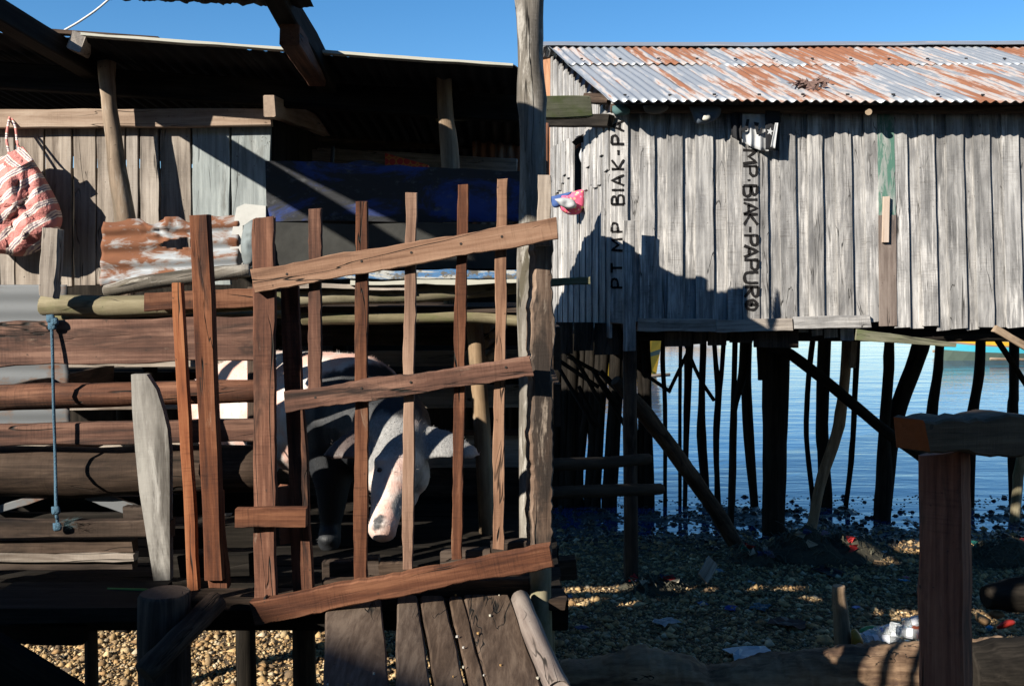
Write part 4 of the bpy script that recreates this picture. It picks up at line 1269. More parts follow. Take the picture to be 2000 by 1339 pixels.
# rope
rp = thing('blue_rope', 'thin blue rope knotted to the top rail and hanging down', 'rope', W(112, 1030, 3.58))
M_rope = plain('blue_twisted_rope', (.09, .19, .27), .8, sc=160, dark=(.03, .07, .11), bump=.8)
M_ropeg = plain('frayed_dark_rope', (.05, .09, .10), .9, sc=90)
log('strand', [W(101, 632, 3.60), W(103, 700, 3.585), W(105, 800, 3.58), W(108, 900, 3.57), W(110, 1000, 3.46), W(112, 1012, 3.455), W(112, 1030, 3.455)], .0058, M_rope, rp, sides=8)
for (x, y, r_) in [(98, 622, .013), (105, 628, .014), (101, 636, .010), (108, 996, .008), (111, 1028, .007)]:
    puffy('knot', [(x - 8, y - 7), (x + 7, y - 8), (x + 9, y + 6), (x - 6, y + 8)], 3.595 if y < 700 else 3.45, r_, M_rope, rp, rings=4, seed=x)
V, Fc = [], []
for _ in range(60):
    p = W(random.uniform(112, 152), 1022 + random.uniform(-8, 10), 3.455 - random.uniform(0, .02)); q = p + Vector((random.uniform(-.03, .04), random.uniform(-.01, .0), random.uniform(-.02, .02)))
    b = len(V); V += [p, p + Vector((0, 0, .0015)), q]; Fc.append((b, b + 1, b + 2))
mesh('frayed_end', V, Fc, M_ropeg, rp)

# rusty torn sheet leaning on the shelf, loose poles, painted boards
def scrap():
    d = 4.55
    O = W(204, 430, d); Vd = W(470, 418, d) - O
    top = [0, .03, .05, .02, .07, .09, .03, -.02, 0, .02, .01]
    nuu, nvv = 40, 44
    V, Fc = [], []
    Lh = 128 * d / F
    Vn = Vd.normalized()
    M_ = frame(O, Vn, (0, -1, 0)); Mi = M_.inverted()
    for i in range(nuu + 1):
        for j in range(nvv + 1):
            u = i / nuu; v_ = j / nvv
            z = -u * Lh
            if u < .28: z -= (.28 - u) / .28 * .035 * max(0, noise.noise((v_ * 7, 2, 5)) + .25)
            y = .0085 * math.cos(u * Lh / .078 * 6.28) - .03 * u
            y += .035 * math.exp(-((v_ - .42) / .10) ** 2) * max(0, 1 - u * 1.8) * noise.noise((v_ * 20, u * 10, 1)) * 1.8
            V.append(Mi @ (O + Vn * (v_ * Vd.length) + Vector((0, y - .02, z))))
    for i in range(nuu):
        for j in range(nvv):
            u = i / nuu; v_ = j / nvv
            hx = (v_ - .56) / .13; hy = (u - .40) / .075
            if hx * hx + hy * hy < 1 + .5 * noise.noise((v_ * 30, u * 30, 0)): continue
            a = i * (nvv + 1) + j
            Fc.append((a, a + 1, a + nvv + 2, a + nvv + 1))
    o = mesh('rusty_sheet', V, Fc, M_scrap, None, M_, smooth=True)
    md = o.modifiers.new('thickness', 'SOLIDIFY'); md.thickness = .002
    tag(o, 'torn rusty corrugated sheet with a hole, standing on the pen rail', 'metal sheet')
scrap()
lp = plog('loose_pole', [(205, 570, 4.0), (265, 556, 4.0), (340, 545, 4.02), (420, 534, 4.03), (488, 528, 4.05)], [26, 30, 31, 30, 26], M_lichen, sides=14)
tag(lp, 'pale grey loose pole lying across the rails below the rusty sheet', 'pole')
wb = slab('painted_scrap', [(462, 405), (478, 398), (519, 402), (519, 512), (500, 520), (447, 524), (450, 470)], 4.52, .02, plain('flaky_white_paint', (.62, .62, .59), .8, sc=20), axis=(0, -1))
tag(wb, 'white painted board scrap leaning between rusty sheet and blue planks', 'board')
w2 = puffy('float_block', [(476, 440), (496, 430), (500, 470), (498, 512), (478, 520), (470, 480)], 4.42, .04, plain('flaked_float', (.10, .105, .10), .8, dark=(.30, .36, .38), sc=14), seed=9)
tag(w2, 'small rounded block with flaking pale blue paint beside white scrap', 'block')
nv_ = thing('navy_boat_plank', 'navy blue painted boat planks stacked on edge on the shelf', 'boat planks', W(770, 560, 4.5))
pts = [(518, 314)] + [(x, 312 + (x - 518) * .045 + 5 * noise.noise((x * .03, 0, 0)) - (8 if 690 < x < 740 else 0)) for x in range(545, 1012, 26)] + [(1018, 334), (1018, 432), (800, 434), (640, 430), (521, 433)]
slab('upper_plank', pts, 4.50, .035, M_navy, nv_, tilt=.0004)
pts = [(474, 440), (520, 433), (700, 438), (830, 434), (1016, 440), (1016, 524), (800, 524), (640, 530), (474, 522)]
slab('lower_plank', pts, 4.46, .035, M_blackpl, nv_, tilt=.0004)
bp_ = thing('boat_strake', 'flaking white and blue boat strakes lying flat on the shelf', 'boat boards', W(860, 545, 4.2))
board('strake', W(640, 537, 4.14), W(1034, 536, 4.14), .036, .14, M_boatpt, bp_, jit=.006, seg=18)
board('strake', W(690, 553, 4.11), W(1060, 549, 4.11), .018, .16, M_edge, bp_, jit=.004, seg=18)
board('strake', W(500, 556, 4.08), W(800, 562, 4.10), .02, .10, M_shed, bp_, jit=.004, seg=12)
gs = sheet('tin_sheet', W(-90, 556, 4.4), Vector((1, 0, 0)), Vector((0, .05, -1)), .50, .66, .076, .002, M_galv, nu=24, sag=.015)
tag(gs, 'bare grey corrugated sheet standing inside the pen behind the left rails', 'metal sheet')
# red patterned box among the shelf clutter
def redbox():
    t = NT('red_gold_pattern')
    v = t.add('TexCoord').outputs['Object']
    vo = t.add('TexVoronoi'); vo.inputs['Scale'].default_value = 26; vo.inputs['Randomness'].default_value = .15; t.l.new(v, vo.inputs['Vector'])
    c = t.ramp(vo.outputs['Distance'], [(.0, (.45, .03, .02)), (.42, (.45, .03, .02)), (.5, (.55, .22, .03)), (.7, (.40, .04, .02))])
    t.l.new(c, t.b.inputs['Base Color'])
    return t.m
rb = slab('patterned_box', [(752, 299), (836, 322), (834, 345), (752, 345)], 5.4, .2, redbox())
tag(rb, 'red and gold patterned box behind the navy boat planks', 'box')

# ------------------------------------------------------------------ lower left clutter, its shade put into dark wood
bench = slab('plank_bench', [(-60, 1188), (275, 1186), (278, 1200), (272, 1214), (-60, 1218)], 3.18, .29, M_dark)
tag(bench, 'low dark plank bench below the pen rails', 'bench')
blade = log('palm_leaf_strip', [W(160, 1188, 3.18) + Vector((0, .20, .004)), W(250, 1188, 3.18) + Vector((0, .18, .004))], [.003, .006], plain('green_leaf', (.10, .24, .04), .6), sides=6)
tag(blade, 'thin green leaf strip lying on the dark bench', 'leaf')
o = slab('corner_shade_board', [(-60, 1235), (-20, 1240), (150, 1345), (170, 1380), (-60, 1400)], 3.1, .05, M_dark, axis=(1, -.6))  # added dark filler for the shaded corner
tag(o, 'dark board added to fill the shaded corner at the foot of the pen', 'board')
o = pboard('corner_shade_plank', (-70, 1232), (168, 1238), 3.3, 36, .04, M_dark)  # added dark filler for the shade below the bench
tag(o, 'dark plank added to fill the shade low under the bench', 'plank')
stump = thing('chopping_stump', 'thick grey sawn stump standing below the leaning board', 'stump', W(320, 1339, 3.2))
st_ = W(322, 1155, 3.2)
log('stump_body', [(st_.x, 3.2, st_.z), (st_.x - .005, 3.2, .9), (st_.x - .02, 3.2, .12)], [.083, .09, .11], M_darkwd, stump, sides=16, rough=.08)  # dark timber stands in for shade on the stump
dl = plog('fallen_branch', [(425, 1172, 3.25), (380, 1215, 3.15), (330, 1265, 3.05), (282, 1318, 2.98)], [44, 46, 48, 50], M_darkwd, sides=14, knots=2)
tag(dl, 'thick dark branch leaning against the stump', 'branch')

# ------------------------------------------------------------------ cloths on the house
def cloth(name, outline_top, outline_bot, d, mat, parent=None, folds=7, amp=.02, n=40, m=10, seed=0):
    V, Fc = [], []
    o = W(outline_top[0][0], outline_top[0][1], d)
    def at(L_, t):
        f = t * (len(L_) - 1); k_ = min(int(f), len(L_) - 2); a, b = L_[k_], L_[k_ + 1]; g = f - k_
        return a[0] + (b[0] - a[0]) * g, a[1] + (b[1] - a[1]) * g
    for i in range(m + 1):
        s_ = i / m
        for j in range(n + 1):
            t_ = j / n
            x0, y0 = at(outline_top, t_); x1, y1 = at(outline_bot, t_)
            x = x0 + (x1 - x0) * s_; y = y0 + (y1 - y0) * s_
            dd = d - amp * (.5 + .5 * math.sin(t_ * folds * 6.28 + 1.5 * noise.noise((t_ * 4, s_ * 2, seed)) + seed)) * (.35 + .65 * s_) - .01
            V.append(W(x, y, dd) - o)
    for i in range(m):
        for j in range(n):
            a = i * (n + 1) + j
            Fc.append((a, a + n + 1, a + n + 2, a + 1))
    ob = mesh(name, V, Fc, mat, parent, Matrix.Translation(o), smooth=True)
    md = ob.modifiers.new('thickness', 'SOLIDIFY'); md.thickness = .003
    return ob
M_wcl = plain('grey_white_cloth', (.55, .56, .57), .9, sc=20)
M_bcl = plain('black_cloth', (.02, .021, .025), .9, sc=20)
bn = thing('hanging_banner', 'white cloth with black figures and a star, hung below the eave', 'cloth', W(1475, 292, DF - .08))
cloth('banner_cloth', [(1448, 214), (1480, 214), (1520, 215)], [(1450, 278), (1470, 288), (1492, 296), (1520, 293)], DF - .075, M_wcl, bn, folds=3.5, amp=.03, seed=2)
cloth('black_cloth', [(1426, 215), (1450, 214)], [(1430, 268), (1445, 276), (1450, 262)], DF - .09, M_bcl, bn, folds=2, amp=.03, seed=4)
cloth('black_panel', [(1495, 215), (1524, 215)], [(1495, 292), (1522, 295)], DF - .118, M_bcl, bn, folds=.6, amp=.01, seed=1, n=12)
cloth('white_sleeve', [(1514, 240), (1520, 240)], [(1505, 287), (1514, 290)], DF - .140, M_wcl, bn, folds=1, amp=.01, seed=1, n=12)
def flat(poly, d, mat, parent, name):
    return slab(name, poly, d, .002, mat, parent)
flat([(1458, 233), (1464, 233), (1460, 255), (1448, 256), (1448, 250), (1455, 249)], DF - .122, M_bcl, bn, 'black_figure')
flat([(1472, 238), (1483, 240), (1481, 246), (1481, 259), (1486, 250), (1490, 251), (1487, 262), (1478, 263)], DF - .122, M_bcl, bn, 'black_figure')
cx, cy = 1504, 257
flat([(cx + (7 if k_ % 2 == 0 else 3) * math.sin(k_ * math.pi / 5 + .2), cy - (8 if k_ % 2 == 0 else 3.4) * math.cos(k_ * math.pi / 5 + .2)) for k_ in range(10)], DF - .136, M_wcl, bn, 'white_star')
for (nm, lab, poly, col) in [('tucked_rag', 'dark blue rag with a pale lump tucked under the eave', [(1345, 208), (1400, 208), (1408, 220), (1395, 236), (1362, 243), (1352, 225)], (.10, .13, .17)),
                             ('tucked_bundle', 'dull teal bundle tucked under the roof corner', [(1196, 207), (1215, 204), (1230, 214), (1226, 224), (1205, 226), (1196, 218)], (.08, .16, .16)),
                             ('tucked_sack', 'grey brown sack tucked under the eave beside the roof corner', [(1255, 206), (1300, 204), (1304, 214), (1285, 223), (1262, 220)], (.14, .13, .12))]:
    o = puffy(nm, poly, DF - .14, .05, plain(nm + '_cloth', col, .9, sc=25), seed=len(nm))
    tag(o, lab, 'cloth')
o = puffy('pale_lump', [(1374, 226), (1384, 223), (1388, 230), (1380, 236), (1372, 234)], DF - .21, .02, plain('cream_cloth', (.6, .58, .50), .9), seed=2)
tag(o, 'small cream cloth lump poking out of the blue rag', 'cloth')
# bundle out of the end window
wbund = thing('window_laundry', 'pink flowered cloth with white and blue pieces hanging from the end window', 'laundry', W(1115, 420, 8.8))
def flowers():
    t = NT('pink_flowered_cloth')
    v = t.add('TexCoord').outputs['Object']
    vo = t.add('TexVoronoi'); vo.inputs['Scale'].default_value = 28; t.l.new(v, vo.inputs['Vector'])
    c = t.mix(t.step(vo.outputs['Distance'], .30, .36), t.mix(.6, vo.outputs['Color'], (.75, .25, .10)), (.62, .09, .17))
    t.l.new(c, t.b.inputs['Base Color']); t.b.inputs['Roughness'].default_value = .8
    return t.m
puffy('pink_cloth', [(1094, 382), (1110, 378), (1120, 374), (1136, 370), (1143, 372), (1144, 395), (1135, 415), (1115, 420), (1098, 412), (1092, 398)], 8.75, .07, flowers(), wbund, seed=5, wr=.35)
puffy('white_cloth', [(1083, 389), (1100, 386), (1120, 390), (1126, 402), (1115, 408), (1098, 404)], 8.64, .06, M_wcl, wbund, seed=6)
puffy('blue_cloth', [(1076, 384), (1100, 378), (1118, 376), (1096, 402), (1080, 404)], 8.74, .04, plain('blue_cloth', (.06, .12, .33), .8), wbund, seed=7)
o = puffy('pillow_in_window', [(1135, 290), (1143, 284), (1150, 295), (1148, 320), (1138, 322), (1131, 305)], 9.02, .05, M_wcl, seed=8)
tag(o, 'white cloth bundle stuffed in the corner of the end window', 'cloth')
# leaves heap caught on the roof
lh = thing('dead_leaf_heap', 'crumpled brown dead leaves caught on the rusty roof', 'leaves', W(1578, 178, 8.1))
M_leaf = plain('brown_dead_leaves', (.26, .15, .12), .8, dark=(.04, .03, .025), sc=30)
for _ in range(60):
    x = random.gauss(1578, 19); y = 174 + random.gauss(0, 5) - abs(x - 1578) * .12
    t_ = (y - 85) / 115.0
    d = 9.8 - 2.12 * max(0, min(1, t_))
    p = W(x, y, d) + Vector((0, -.02, random.uniform(.0, .05)))
    a = Vector((random.uniform(-1, 1), random.uniform(-1, 1), random.uniform(-.6, .9))).normalized() * random.uniform(.03, .08)
    b_ = Vector((random.uniform(-1, 1), random.uniform(-1, 1), random.uniform(-.6, .9))).normalized() * random.uniform(.02, .05)
    u_ = Vector((0, 0, random.uniform(.005, .02)))
    mesh('leaf', [p - a, p - b_ * .6, p + a, p + b_, p + u_], [(0, 1, 4), (1, 2, 4), (2, 3, 4), (3, 0, 4)], M_leaf, lh)

# ------------------------------------------------------------------ boats beyond
def boat(name, lab, L, beam, hh, px, py_w, colors, yaw, shift=0.0):
    d = H / ((py_w - HOR) / F)
    c = W(px, py_w, d); c.z = 0
    root = thing(name, lab, 'boat', c)
    M = Matrix.Translation(c) @ Matrix.Rotation(yaw, 4, 'Z')
    n_ = 18
    def sec(t):
        s_ = 2 * t - 1
        wv_ = beam / 2 * (1 - abs(s_) ** 2.6) + .04
        sheer = hh * (1 + .55 * abs(s_) ** 3)
        return s_ * L / 2 * (1 + .0), wv_, sheer
    bands = [(-.25, .42, colors[0]), (.42, .52, colors[1]), (.52, .72, colors[2]), (.72, .80, colors[3]), (.80, 1.0, colors[4])]
    for bi, (b0, b1, mt) in enumerate(bands):
        V, Fc = [], []
        for i in range(n_ + 1):
            x, wv_, sh_ = sec(i / n_)
            for sg in (-1, 1):
                for q in (b0, b1):
                    zz = sh_ * q
                    V.append((x + (.25 if x > 0 else -.25) * (q * abs(2 * i / n_ - 1) ** 3), sg * wv_ * (.55 + .45 * min(1, max(0, q + .25) ** .6)), zz))
            if i:
                a, b = (i - 1) * 4, i * 4
                Fc.append((a, a + 1, b + 1, b)); Fc.append((a + 2, b + 2, b + 3, a + 3))
        if bi == 4:
            for i in range(1, n_ + 1):
                Fc.append(((i - 1) * 4 + 1, (i - 1) * 4 + 3, i * 4 + 3, i * 4 + 1))
        ob = mesh('hull' if bi == 0 else 'hull_band', V, Fc, mt, root, M)
    for sg in (-1, 1):
        log('outrigger_float', [M @ Vector((-L * .42, sg * (beam / 2 + 1.3), .18)), M @ Vector((0, sg * (beam / 2 + 1.35), .10)), M @ Vector((L * .42, sg * (beam / 2 + 1.3), .18))], .045, M_pole, root)
        for xx in (-L * .2, L * .22):
            log('outrigger_arm', [M @ Vector((xx, 0, hh * 1.02)), M @ Vector((xx, sg * (beam / 2 + .7), hh * .9)), M @ Vector((xx, sg * (beam / 2 + 1.33), .15))], .03, M_pole, root)
    board('cabin', M @ Vector((-L * .12, 0, hh + .25)), M @ Vector((L * .18, 0, hh + .25)), .5, beam * .7, colors[4], root, n=(0, 1, 0), seg=2)
    log('mast', [M @ Vector((L * .05, 0, hh)), M @ Vector((L * .05, 0, hh + 1.5))], .03, M_pole, root)
    return root
def paintm(nm, c): return plain(nm, c, .5, sc=6, var=.1, bump=.05)
Y_ = paintm('yellow_boat_paint', (.72, .42, .03)); C_ = paintm('cyan_boat_paint', (.08, .50, .62)); Wt_ = paintm('white_boat_paint', (.75, .74, .70)); Wd_ = paintm('brown_boat_rail', (.32, .22, .16)); Gk = paintm('weedy_hull', (.10, .14, .11))
boat('outrigger_boat', 'yellow and cyan outrigger boat moored beyond the right end stilts', 9.0, 1.1, .58, 2085, 702, [Gk, C_, C_, Wd_, Y_], math.radians(4))
boat('outrigger_boat', 'bright yellow boat moored beyond the stilts near the gate post', 6.0, 1.0, .9, 1085, 738, [Y_, Gk, Y_, Y_, Y_], math.radians(18))
boat('outrigger_boat', 'cream and yellow boat moored far out past the middle stilts', 8.0, 1.0, .55, 1225, 668, [Wt_, Wt_, Y_, Wt_, Wt_], math.radians(-3))

# ------------------------------------------------------------------ railing in the right foreground
rl = thing('timber_railing', 'heavy reddish square post carrying a rough horizontal beam', 'railing', (1.1, 2.5, gz(2.5)))
def sqpost(cx_, cy_, z0, z1, s_, rot, mat, parent, name):
    board(name, Vector((cx_, cy_, z0)), Vector((cx_, cy_, z1)), s_[0], s_[1], mat, parent, n=(math.sin(rot), -math.cos(rot), 0), jit=.003, seg=14)
pc = W(1850, 1100, 2.55)
pt = W(1845, 884, 2.55)
board('post', Vector((pt.x + .014, 2.55, -.1)), Vector((pt.x, 2.55, pt.z)), .105, .10, M_redpost, rl, n=(-.62, -.78, 0), jit=.005, seg=50)
bA = W(1778, 851, 2.42); bB = W(2330, 835, 2.9)
board('beam', bA, bB, .085, .105, M_beamdk, rl, n=(.15, -1, 0), jit=.012, seg=40, endj=.03)

# ------------------------------------------------------------------ logs, stake, litter
def rotlog():
    d0 = dground(1372)
    V, Fc, sm = [], [], set()
    top = [(1085, 1300), (1110, 1290), (1150, 1290), (1160, 1285), (1200, 1278), (1235, 1264), (1262, 1262), (1290, 1272), (1320, 1277), (1350, 1284), (1372, 1296), (1384, 1305), (1400, 1298), (1440, 1288), (1500, 1277), (1560, 1268), (1640, 1263), (1720, 1258), (1800, 1250), (1960, 1246)]
    n_ = 170; sd_ = 24
    M = frame(W(1085, 1310, d0), Vector((1, 0, 0)), (0, -1, 0)); Mi = M.inverted()
    for i in range(n_ + 1):
        t_ = i / n_; px = 1085 + (1960 - 1085) * t_
        for (a, b) in zip(top, top[1:]):
            if a[0] <= px <= b[0]: yt = a[1] + (b[1] - a[1]) * (px - a[0]) / (b[0] - a[0])
        zt = W(px, yt, d0).z
        x = (px - 1000) * d0 / F
        zb = gz(d0) - .05
        cz = (zt + zb) / 2; hr_ = (zt - zb) / 2
        for k_ in range(sd_):
            a = 2 * math.pi * k_ / sd_
            rn = 1 + .14 * noise.noise((x * 6, math.cos(a) * 2, math.sin(a) * 2)) + .10 * noise.noise((x * 22, math.cos(a) * 5, math.sin(a) * 5)) - .10 * max(0, noise.noise((x * 40, math.cos(a), 7)) - .1)
            V.append(Mi @ Vector((x, d0 + .13 * math.cos(a) * rn, cz + hr_ * math.sin(a) * (rn if math.sin(a) > 0 else 1))))
        if i:
            p, q = (i - 1) * sd_, i * sd_
            for k_ in range(sd_):
                k2 = (k_ + 1) % sd_
                sm.add(len(Fc)); Fc.append((p + k_, p + k2, q + k2, q + k_))
    Fc.append(tuple(range(sd_ - 1, -1, -1))); Fc.append(tuple(range(n_ * sd_, n_ * sd_ + sd_)))
    o = mesh('rotten_log', V, Fc, M_logbr, None, M, smooth=sm)
    tag(o, 'long rotten orange brown log lying on the coral beach', 'log')
rotlog()
dL = dground(1345)
o = log('cut_log', [W(1748, 1283, 5.75), W(1830, 1280, 5.78), W(2150, 1275, 5.9)], [.075, .085, .09], M_redpost, sides=9, rough=.09, bevel=.3)
tag(o, 'short thick log with hacked reddish end on the rotten log', 'log')
o = log('dark_log', [W(1925, 1165, 6.15), W(2000, 1160, 6.2), W(2200, 1150, 6.3)], [.07, .11, .12], M_dark, sides=12, rough=.08)
tag(o, 'blackened thick log lying above the litter behind the railing post', 'log')
o = log('black_trunk', [W(1890, 1310, 5.5), W(2020, 1306, 5.5), W(2300, 1300, 5.6)], [.15, .17, .18], M_dark, sides=14, rough=.06)
tag(o, 'big black trunk on the beach right behind the railing post', 'log')
o = plog('stake', [(1638, 1143, 6.35), (1642, 1200, 6.35), (1648, 1262, 6.35), (1652, 1330, 6.35)], [26, 30, 34, 36], M_pole, sides=9, rough=.08)
tag(o, 'short pale split stake standing behind the rotten log', 'stake')

M_clear = NT('crumpled_clear_plastic')
M_clear.b.inputs['Base Color'].default_value = (.80, .83, .84, 1); M_clear.b.inputs['Roughness'].default_value = .12
M_clear.b.inputs['Transmission Weight'].default_value = .75; M_clear.b.inputs['IOR'].default_value = 1.3
M_clear = M_clear.m
M_lab = plain('white_label', (.7, .72, .78), .5)
M_cap = plain('blue_bottle_cap', (.05, .12, .45), .4)
def bottle(p, dr, s_=1.0, lab='', cat='bottle'):
    root = thing('plastic_bottle', lab, cat, p, 'clear bottles in the litter heap')
    prof = [(0, .030), (.01, .036), (.05, .037), (.06, .034), (.12, .037), (.15, .036), (.185, .026), (.205, .014), (.22, .013)]
    dr = Vector(dr).normalized(); M = frame(Vector(p), dr, (0, 0, 1))
    V, Fc = [], []
    for i, (x, r) in enumerate(prof):
        for k_ in range(10):
            a = 2 * math.pi * k_ / 10
            rr = r * s_ * (1 + .22 * noise.noise((x * 20 + p[0] * 9, math.cos(a) * 2, math.sin(a) * 2)))
            V.append((x * s_, rr * math.cos(a), rr * math.sin(a)))
        if i:
            for k_ in range(10):
                Fc.append(((i - 1) * 10 + k_, (i - 1) * 10 + (k_ + 1) % 10, i * 10 + (k_ + 1) % 10, i * 10 + k_))
    Fc.append(tuple(range(9, -1, -1)))
    mesh('bottle_body', V, Fc, M_clear, root, M)
    q0 = M @ Vector((.218 * s_, 0, 0))
    log('cap', [q0, q0 + dr * .014], .015 * s_, M_cap, root, sides=10, n=1)
    lv, lf2 = [], []
    for i in range(2):
        for k_ in range(10):
            a = 2 * math.pi * k_ / 10
            lv.append(((.07 + .045 * i) * s_, .0385 * s_ * math.cos(a), .0385 * s_ * math.sin(a)))
    for k_ in range(6): lf2.append((k_, (k_ + 1) % 10, 10 + (k_ + 1) % 10, 10 + k_))
    mesh('bottle_label', lv, lf2, M_lab, root, M)
rnd_state = random.getstate()
spots = []
for i in range(10):
    px = 1672 + i * 13; py = 1250 - i * 4.2 + random.uniform(-6, 8)
    d = 6.42 + random.uniform(-.06, .10)
    p = W(px, py, d); p.z = max(p.z, gzn(p.x, p.y) + .04)
    bottle(p, (random.uniform(.4, 1), random.uniform(-.5, .5), random.uniform(-.1, .35)), random.uniform(.85, 1.15), 'crumpled clear plastic bottle in the litter heap behind the rotten log')
o = puffy('green_plastic', [(1678, 1228), (1695, 1221), (1715, 1222), (1722, 1228), (1706, 1240), (1684, 1244)], 6.6, .05, plain('green_plastic', (.02, .26, .09), .4), seed=1)
tag(o, 'green crumpled plastic behind the bottle heap', 'litter')
o = puffy('brown_wrapper', [(1662, 1230), (1672, 1228), (1686, 1250), (1682, 1262), (1664, 1262)], 6.3, .03, plain('brown_red_wrapper', (.30, .05, .02), .4, dark=(.55, .40, .05), sc=22), seed=2)
tag(o, 'brown and yellow snack wrapper beside the stake', 'litter')
o = slab('brown_carton', [(1786, 1208), (1808, 1214), (1808, 1250), (1780, 1246)], 6.35, .03, plain('dark_red_carton', (.22, .05, .025), .6))
tag(o, 'dark red brown carton piece beside the bottle heap', 'litter')
hu = thing('coconut_husk', 'split brown coconut husk halves lying in the litter behind the post', 'coconut husk', W(1935, 1215, 6.0))
puffy('husk_half', [(1908, 1194), (1930, 1206), (1936, 1212), (1928, 1222), (1912, 1216), (1905, 1205)], 6.15, .05, plain('coconut_fibre', (.36, .22, .11), .9, sc=60), hu, seed=4)
puffy('husk_half', [(1928, 1196), (1944, 1190), (1962, 1198), (1956, 1206), (1938, 1206)], 6.2, .05, plain('coconut_fibre_b', (.34, .20, .10), .9, sc=60), hu, seed=5)
o = puffy('red_wrapper', [(1946, 1222), (1962, 1210), (1980, 1210), (1984, 1218), (1965, 1226), (1948, 1228)], 6.05, .03, plain('red_foil', (.45, .04, .03), .3), seed=6)
tag(o, 'crumpled red foil wrapper beside the coconut husk', 'litter')
o = puffy('cyan_scrap', [(1924, 1224), (1932, 1220), (1940, 1225), (1932, 1232)], 6.0, .015, plain('cyan_plastic', (.03, .35, .6), .4), seed=7)
tag(o, 'small cyan plastic scrap under the red wrapper', 'litter')
# scattered litter on the dark beach
def litter(px, py, s_, col, lab, kind='flat', rough=.5):
    d = dground(py); p = W(px, py, d)
    V, Fc = [], []
    n_ = 6
    for i in range(n_):
        for j in range(n_):
            V.append(((i / (n_ - 1) - .5) * s_ * 1.4 + random.uniform(-.1, .1) * s_, (j / (n_ - 1) - .5) * s_ + random.uniform(-.1, .1) * s_, .02 + s_ * .32 * abs(noise.noise((i * .6 + px, j * .6, py)))))
    for i in range(n_ - 1):
        for j in range(n_ - 1):
            Fc.append((i * n_ + j, (i + 1) * n_ + j, (i + 1) * n_ + j + 1, i * n_ + j + 1))
    o = mesh('litter_scrap', V, Fc, plain('litter_%d_%d' % (px, py), col, rough), None, Matrix.Translation(p) @ Matrix.Rotation(random.uniform(0, 6), 4, 'Z'))
    md = o.modifiers.new('t', 'SOLIDIFY'); md.thickness = .003
    tag(o, lab, 'litter')
for a in [(1302, 1219, .12, (.35, .36, .38), 'pale grey plastic scrap on the dark beach before the front stilt'),
          (1428, 1192, .08, (.02, .05, .28), 'small deep blue plastic scrap on the shaded beach'),
          (1372, 1183, .06, (.10, .16, .32), 'dull blue grey plastic scrap on the shaded beach'),
          (1486, 1190, .12, (.04, .11, .16), 'teal plastic sheet scrap on the shaded beach'),
          (1540, 1222, .16, (.07, .045, .04), 'curled dark brown sheet on the beach before the stake'),
          (1618, 1120, .17, (.012, .013, .018), 'black plastic bag piece lying on the coral'),
          (1672, 1190, .045, (.30, .32, .62), 'lilac plastic scrap beside the stake'),
          (1765, 1137, .06, (.02, .22, .38), 'turquoise plastic scrap left of the railing post'),
          (1770, 1131, .035, (.5, .10, .18), 'tiny pink plastic scrap left of the railing post'),
          (1727, 1081, .04, (.55, .58, .6), 'small white scrap at the right end of the net heap'),
          (1466, 1142, .06, (.42, .42, .40), 'white foam crumb on the shaded beach'),
          (1468, 1282, .20, (.62, .66, .70), 'white plastic sheet poking up behind the rotten log'),
          (1399, 1120, .09, (.32, .34, .38), 'pale crumpled plastic beside the broken plank'),
          (1112, 1168, .05, (.10, .14, .26), 'small blue scrap beside the pen leg'),
          (1136, 1230, .06, (.04, .06, .15), 'navy plastic scrap beside the gangway pole')]:
    litter(*a)
o = board('broken_plank', W(1372, 1130, 7.9), W(1392, 1094, 8.05), .10, .02, M_shed)
tag(o, 'short broken plank standing in the beach litter', 'plank')
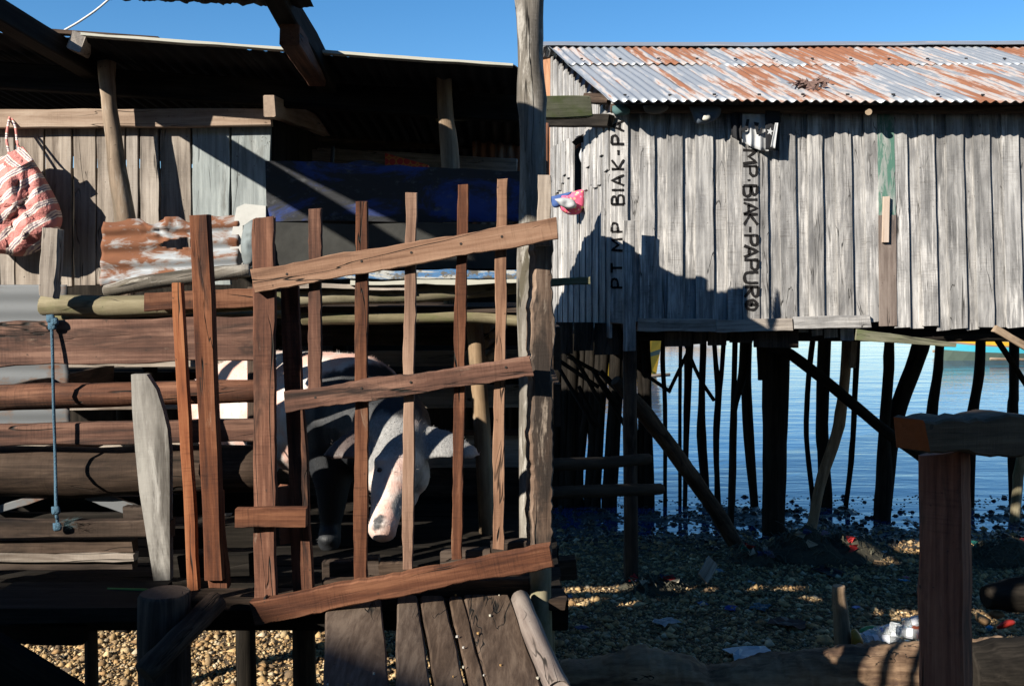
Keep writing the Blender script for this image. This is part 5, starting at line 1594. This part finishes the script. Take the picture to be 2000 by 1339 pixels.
# heap of nets and rubbish at the tide line
def heap(px, py, rx, ry, hz, seed, lab, strands=260):
    d = dground(py); c = W(px, py, d); c.z = gz(d)
    root = thing('net_heap', lab, 'rubbish heap', c)
    V, Fc = [], []
    n_, m_ = 34, 14
    for i in range(m_ + 1):
        r = 1 - i / m_
        for k_ in range(n_):
            a = 2 * math.pi * k_ / n_
            x = rx * r * math.cos(a); y = ry * r * math.sin(a)
            z = hz * (1 - r * r) * (1 + .7 * noise.noise((x * 5 + seed, y * 5, 0))) + .03 * noise.noise((x * 22, y * 22, seed)) - .03 * (i == 0)
            V.append((x, y, z))
        if i:
            for k_ in range(n_):
                a, b = (i - 1) * n_ + k_, (i - 1) * n_ + (k_ + 1) % n_
                Fc.append((a, b, b + n_, a + n_))
    mesh('heap_body', V, Fc, plain('tangled_net', (.10, .085, .055), .95, dark=(.018, .022, .018), sc=34, bump=1.0), root, Matrix.Translation(c))
    V, Fc = [], []
    for _ in range(strands):
        a = random.uniform(0, 6.28); r = random.random() ** .5
        p = Vector((rx * r * math.cos(a), ry * r * math.sin(a), hz * (1 - r * r) * 1.05))
        dr = Vector((random.uniform(-1, 1), random.uniform(-1, 1), random.uniform(-.25, .5))).normalized()
        L_ = random.uniform(.06, .22); s_ = Vector((0, 0, 1)).cross(dr).normalized() * random.uniform(.002, .007)
        q = p + dr * L_ * .5 + Vector((0, 0, .02)); e = p + dr * L_ + Vector((0, 0, -.03))
        b = len(V); V += [p - s_, p + s_, q + s_, q - s_, e + s_, e - s_]
        Fc += [(b, b + 1, b + 2, b + 3), (b + 3, b + 2, b + 4, b + 5)]
    s2 = mesh('net_strands', V, Fc, plain('net_strands', (.17, .14, .09), .9, dark=(.03, .05, .04), sc=8), root, Matrix.Translation(c)); s2['kind'] = 'stuff'
    cols = [(.4, .02, .02), (.02, .2, .16), (.45, .38, .28), (.25, .2, .3), (.5, .45, .35), (.02, .06, .2)]
    for i in range(7):
        a = random.uniform(3.3, 6.1); r = random.uniform(.2, .75)
        q = c + Vector((rx * r * math.cos(a), ry * r * math.sin(a), hz * (1 - r * r) + .03))
        W_, E_ = [], []
        for k_ in range(8):
            W_.append((random.uniform(-.06, .06), random.uniform(-.04, .04), random.uniform(-.02, .05)))
        mesh('rubbish_scrap', W_, [(0, 1, 2), (1, 3, 4), (2, 5, 6), (4, 6, 7), (0, 3, 5)], plain('scrap_%d_%d' % (seed, i), cols[i % 6], .7), root, Matrix.Translation(q))
heap(1600, 1085, .62, .42, .20, 1, 'dark tangled heap of nets and rags between the stilts')
heap(1468, 1098, .22, .20, .13, 2, 'small heap of purple grey rags at the foot of the slanting brace', 90)
heap(1960, 1095, .50, .25, .16, 3, 'heap of dry palm fibre behind the railing post', 260)
heap(1270, 1150, .30, .22, .08, 5, 'low dark mat of weed and twigs at the front stilt', 160)

# wood crumbs and pebbles on the gangway
for i, (px, py) in enumerate([(730, 1318), (885, 1322), (945, 1320), (905, 1307), (934, 1247), (893, 1253), (957, 1212), (978, 1304), (905, 1273), (1050, 1325), (680, 1335), (640, 1335), (975, 1168), (890, 1168)]):
    d = 3.42 - (py - 1165) / 174 * .59
    p = W(px, py, d)
    s_ = random.uniform(.002, .0045)
    o = mesh('pebble_crumb', [(s_ * random.uniform(.7, 1.4) * math.cos(k_ * 1.05), s_ * random.uniform(.7, 1.2) * math.sin(k_ * 1.05), z_) for z_ in (-.003, s_ * .8) for k_ in range(6)],
             [(0, 1, 7, 6), (1, 2, 8, 7), (2, 3, 9, 8), (3, 4, 10, 9), (4, 5, 11, 10), (5, 0, 6, 11), (6, 7, 8, 9, 10, 11)], plain('crumb_%d' % (i % 3), [(.6, .56, .45), (.5, .3, .12), (.62, .6, .55)][i % 3], .8), None, Matrix.Translation(Vector((p.x, p.y, gzw(p.y) + .004))))
    tag(o, 'tiny pale crumb lying on the dark gangway planks', 'pebble', 'crumbs on the gangway')
